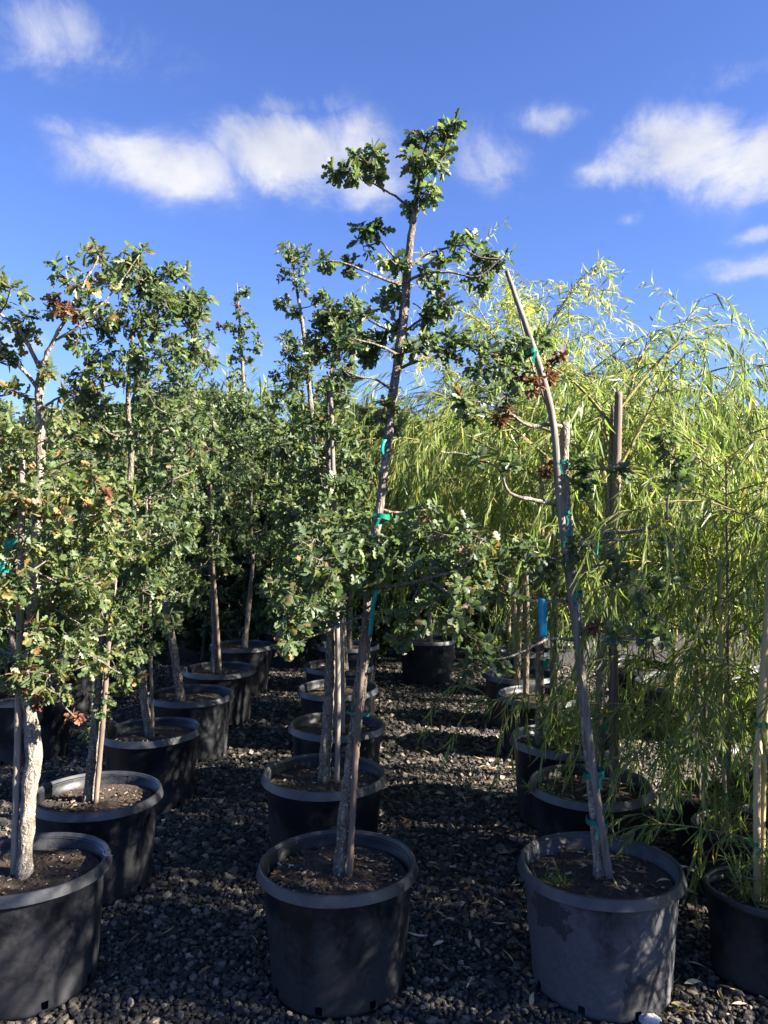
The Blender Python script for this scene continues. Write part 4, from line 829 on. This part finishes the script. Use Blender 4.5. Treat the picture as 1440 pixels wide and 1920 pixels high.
# leafy sprouts in the third right pot
def sprouts(label, p, px, n, hgt, seed):
    R = np.random.default_rng(seed); b0 = soil_pt(p, px) + [0, -.06, 0]; t = thing('willow_sprouts', label, 'plant', tuple(b0)); br = MA(); Pp = []; D = []; Nn = []; S_ = []
    for i in range(n):
        a = R.uniform(0, 6.28); e = b0 + [math.cos(a) * R.uniform(.03, .15), math.sin(a) * R.uniform(.02, .10), hgt * R.uniform(.5, 1)]; s0 = b0 + [math.cos(a) * .03, math.sin(a) * .03, -.01]
        pts, rr = smooth_path([s0, (s0 + e) / 2 + R.standard_normal(3) * .015, e], [.003, .002, .001], .02); tube(br, pts, rr, 4, 0)
        for q in np.linspace(.1, 1, 22):
            T = pts[-1] - pts[0]; dv = norm(T / np.linalg.norm(T) * .6 + R.standard_normal(3) * .6); Pp.append(pts[int(q * (len(pts) - 1))]); D.append(dv); Nn.append(norm(R.standard_normal(3) + [0, 0, 1])); S_.append(R.uniform(.04, .075))
    obj('stems', br.mesh('stems', b0), M_WTWIG, t)['kind'] = 'stuff'; k = MA(); add_leaves(k, np.array(Pp), np.array(D), np.array(Nn), np.array(S_), R.random(len(Pp)) * .5, LANCE); obj('crown', k.mesh('crown', b0), M_WIL, t)['kind'] = 'stuff'
sprouts('tuft of fine green sprouts in the third right pot', R3, 1046, 34, .30, 71)
sprouts('low leafy willow shoots around the right-edge bamboo cane', S1, 1400, 16, .30, 74)
sprouts('low leafy willow shoots in the second small pot', S2, 1350, 14, .30, 75)
sprouts('sprig of green weed at the rim of the leaf-filled pot', R2, 1020, 3, .07, 72)
sprouts('small green seedling on the soil of the faded pot', R1, 1078, 2, .03, 73)

# stakes of the willows
S_G = 'stakes tied to the trees'
d = R2['y']; stake('wooden_stake', 'thick brown lodgepole stake standing in the leaf-filled pot', [soil_pt(R2, 1146) + [0, -.04, 0]] + pts_px([(1150, 1200, -.04), (1154, 960, -.04), (1160, 735, -.04)], d), (.022, .017), M_WOODR, S_G, ties=[(P(1136, 1352, d - .02), .046, .034, .035), (P(1138, 1190, d - .02), .048, .034, .03), (P(1142, 990, d - .02), .05, .034, .035)])
d = R3['y']; stake('wooden_stake', 'brown stake with green ties in the sprouting pot', [soil_pt(R3, 1036) + [0, -.03, 0]] + pts_px([(1038, 1200, -.03), (1042, 900, -.03)], d), (.020, .017), M_WOODR, S_G, ties=[(P(1034, 1245, d - .01), .05, .034, .05), (P(1034, 1072, d - .01), .045, .034, .03)])
d = R4['y']; stake('wooden_stake', 'grey stake in the fourth right pot behind the blue tag', [soil_pt(R4, 1008)] + pts_px([(1011, 1100), (1012, 980)], d), (.020, .017), M_WOOD, S_G)
d = S1['y']; stake('bamboo_stake', 'long yellow bamboo cane at the right edge', [soil_pt(S1, 1408) + [0, -.03, 0]] + pts_px([(1420, 1450, -.05), (1432, 1250, -.06), (1444, 1050, -.07)], d), (.012, .010), M_BAMB, S_G, nodes=True, ties=[(P(1427, 1358, d - .05), .026, .026, .02), (P(1413, 1580, d - .03), .024, .026, .018), (P(1435, 1202, d - .05), .026, .026, .02)])
stake('bamboo_stake', 'second bamboo cane leaning beside the long yellow one', [soil_pt(S1, 1424)] + pts_px([(1432, 1450, -.02), (1440, 1250, -.03), (1452, 1050, -.03)], d), (.009, .008), M_BAMB, S_G, nodes=True)
d = S2['y']; stake('bamboo_stake', 'tied cane in the small pot second from the right edge', [soil_pt(S2, 1357) + [0, -.03, 0]] + pts_px([(1355, 1400, -.03), (1352, 1200, -.03), (1350, 1050, -.03)], d), (.010, .009), M_BAMB, S_G, nodes=True, ties=[(P(1357, 1415, d - .03), .02, .02, .02), (P(1357, 1488, d - .03), .02, .02, .016)])
d = S3['y']; stake('bamboo_stake', 'brown cane in the small pot third back at right', [soil_pt(S3, 1308)] + pts_px([(1308, 1300), (1312, 1100)], d), (.012, .010), M_WOODR, S_G, ties=[(P(1311, 1195, d - .01), .03, .03, .03)])

# unseen willows added beyond the right edge to throw shade on the front pots
for i, (x, y, h, lab) in enumerate([(2.5, 1.75, 2.2, 'willow added for shade just outside the frame beside the right-edge cane'), (3.0, 2.8, 2.0, 'willow added for shade outside the frame behind the right edge'), (3.1, 1.4, 2.75, 'willow added for shade outside the frame towards the viewer'), (3.5, 2.1, 2.75, 'willow added for shade outside the frame farthest to the side')]):
    if i == 0: wside = willow(lab, (x, y, .36), h - .36, seed=90, shoots=14, strands=18, spread=.42, low=.2, up=.6, r0=.024, sl=(.3, .7), leafL=.095); hside = h - .36
    else: copy_tree(wside, (x, y, .36), 2.1 * i + .4, (h - .36) / hside, lab)
    pot(0, 0, 1.0, lab.replace('willow', 'black pot of the willow', 1), seed=60 + i, world_xy=(x, y), material=POTM[i % 3])

# ------------------------------------------------------------------ gravel
def ico():
    p = (1 + 5 ** .5) / 2
    V = norm(np.array([[-1, p, 0], [1, p, 0], [-1, -p, 0], [1, -p, 0], [0, -1, p], [0, 1, p], [0, -1, -p], [0, 1, -p], [p, 0, -1], [p, 0, 1], [-p, 0, -1], [-p, 0, 1]], float))
    Fc = np.array([[0, 11, 5], [0, 5, 1], [0, 1, 7], [0, 7, 10], [0, 10, 11], [1, 5, 9], [5, 11, 4], [11, 10, 2], [10, 7, 6], [7, 1, 8], [3, 9, 4], [3, 4, 2], [3, 2, 6], [3, 6, 8], [3, 8, 9], [4, 9, 5], [2, 4, 11], [6, 2, 10], [8, 6, 7], [9, 8, 1]])
    return V, Fc
def gravel():
    sets = []
    CV = np.array([[x, y, z] for x in (-1, 1) for y in (-1, 1) for z in (-1, 1)], float) * .72; CF = np.array([[0, 1, 3, 2], [4, 6, 7, 5], [0, 4, 5, 1], [2, 3, 7, 6], [0, 2, 6, 4], [1, 5, 7, 3]])
    k = MA()
    for (y0, y1, st, (V, Fc)) in ((2.15, 3.3, .0165, ico()), (3.3, 5.0, .020, (CV, CF)), (5.0, 8.4, .030, (CV, CF))):
        X, Y = np.meshgrid(np.arange(-(.52 * y1 + .25), .52 * y1 + .25, st), np.arange(y0, y1, st)); q = np.stack([X.ravel(), Y.ravel()], -1) + rng.uniform(-.55, .55, (X.size, 2)) * st
        q = q[np.abs(q[:, 0]) < .52 * q[:, 1] + .25]
        for (x, y, r) in POTS: q = q[np.hypot(q[:, 0] - x, q[:, 1] - y) > r + .003]
        n = len(q); nv = len(V); sz = st * rng.lognormal(-.45, .32, n); big = rng.random(n) < .03; sz[big] *= 1.5; sz = np.minimum(sz, .024)
        R3_ = norm(rng.standard_normal((n, 4))); w, x, y, z = R3_.T
        M3 = np.stack([np.stack([1 - 2 * (y * y + z * z), 2 * (x * y - z * w), 2 * (x * z + y * w)], -1), np.stack([2 * (x * y + z * w), 1 - 2 * (x * x + z * z), 2 * (y * z - x * w)], -1), np.stack([2 * (x * z - y * w), 2 * (y * z + x * w), 1 - 2 * (x * x + y * y)], -1)], 1)
        A = V[None] * (1 + rng.uniform(-.25, .25, (n, nv, 1))) * np.stack([rng.uniform(.8, 1.3, n), rng.uniform(.65, 1.0, n), rng.uniform(.5, .85, n)], -1)[:, None]
        A = np.einsum('nij,nvj->nvi', M3, A) * sz[:, None, None]; A[:, :, 2] *= .8
        A[:, :, 0] += q[:, 0:1]; A[:, :, 1] += q[:, 1:2]; A[:, :, 2] += (sz * .35 + rng.random(n) * .006)[:, None]
        Fa = Fc[None] + (np.arange(n) * nv)[:, None, None]; k.add(A.reshape(-1, 3), Fa.reshape(-1, Fc.shape[1]), np.repeat(rng.beta(1.6, 2.4, n), nv))
    g_ = obj('gravel', k.mesh('gravel', smooth=False), M_STONE); g_['kind'] = 'stuff'; g_['label'] = 'dark loose crushed gravel covering the ground'; g_['category'] = 'gravel'
gravel()
# thin irrigation tube lying on the gravel by the third right pot
for lab_, L_ in (('thin black drip tube curving over the gravel to the third right pot', [(905, 1520), (935, 1560), (975, 1583), (1015, 1590)]), ('second thin drip tube lying just in front of the first', [(918, 1535), (950, 1580), (985, 1600), (1022, 1604)])):
    k = MA(); pp = [P(x_, y_, depth_for(y_, .024)) for x_, y_ in L_]; tube(k, *smooth_path(pp, [.0032] * 4, .02), 6, 0); tag(obj('drip_tube', k.mesh('drip', pp[0]), POTM[0], None, tuple(pp[0])), lab_, 'hose', 'drip tubes on the gravel')
# one larger pale rock at the foot of the faded pot
V, Fc = ico(); me = bpy.data.meshes.new('rock'); import bmesh
bm = bmesh.new(); bmesh.ops.create_icosphere(bm, subdivisions=3, radius=1)
for v in bm.verts: v.co = Vector((v.co.x * .034, v.co.y * .02, v.co.z * .018)) * (1 + .18 * math.sin(5 * v.co.x + 2) * math.cos(4 * v.co.y) + random.Random(v.index).uniform(-.05, .05))
bm.to_mesh(me); bm.free(); rk = obj('rock', me, M_ROCK); rk.location = P(1218, 1913, depth_for(1913, .02)); rk.location.z = .02
tag(rk, 'pale flat rock on the gravel in front of the faded pot', 'rock')

# ------------------------------------------------------------------ fallen leaves
DRYT = []
for w_, c_, tw in [(.085, .2, .1), (.10, .5, .25), (.07, -.35, .2), (.13, .3, .4)]:
    xs_ = np.linspace(0, 1, 6); ws_ = np.array([.1, .75, 1, .9, .55, .03]) * w_; V = []
    for sgn in (1, 0, -1):
        V += [[x, sgn * w * math.cos(tw * x * 4), -c_ * (x - .5) ** 2 + .05 * abs(sgn) + sgn * w * math.sin(tw * x * 4)] for x, w in zip(xs_, ws_)]
    DRYT.append((np.array(V), np.array([[i, i + 1, 7 + i, 6 + i] for i in range(5)] + [[6 + i, 7 + i, 13 + i, 12 + i] for i in range(5)])))
DME = []
for V, Fc in DRYT: m_ = MA(); m_.add(V, Fc); me = m_.mesh('dry_leaf'); me.materials.append(M_DRY); DME.append(me)
def dry(p, s, label, group):
    o_ = bpy.data.objects.new('fallen_leaf', DME[rng.integers(0, 4)]); COL.objects.link(o_); o_.location = p; o_.rotation_euler = (rng.uniform(-.35, .35), rng.uniform(-.3, .3), rng.uniform(0, 6.28)); o_.scale = (s, s, s); tag(o_, label, 'leaf', group)
cnt = 0
while cnt < 230:
    u = rng.random()
    if u < .75: px, py = rng.uniform(720, 1010), rng.uniform(1330, 1900)
    elif u < .9: px, py = rng.uniform(1240, 1400), rng.uniform(1560, 1900)
    else: px, py = rng.uniform(220, 500), rng.uniform(1420, 1860)
    if px < 990 and py > 1700 and rng.random() < .5: continue
    dd = depth_for(py, .02); p = P(px, py, dd)
    if any(math.hypot(p[0] - a, p[1] - b_) < r_ + .03 for a, b_, r_ in POTS): continue
    dry((p[0], p[1], .026), rng.uniform(.04, .08), 'dry tan leaf fallen on the dark gravel of the aisles', 'dry leaves fallen on the gravel'); cnt += 1
for p, n, lab in ((R2, 60, 'dry curled leaf on the soil of the leaf-filled second right pot'), (R1, 16, 'dry leaf lying on the soil of the faded front right pot'), (R3, 14, 'dry leaf on the soil of the sprouting third right pot'), (S1, 7, 'dry leaf on the soil of the small right-edge pot'), (S2, 9, 'dry leaf in the small pot second from the right edge')):
    for i in range(n):
        a = rng.random() * 6.28; q = math.sqrt(rng.random()) * p['R0'] * .86
        dry((p['x'] + q * math.cos(a), p['y'] + q * math.sin(a), p['z'] + .012), rng.uniform(.03, .062), lab, lab.replace('dry curled leaf', 'dry leaves').replace('dry leaf', 'dry leaves'))
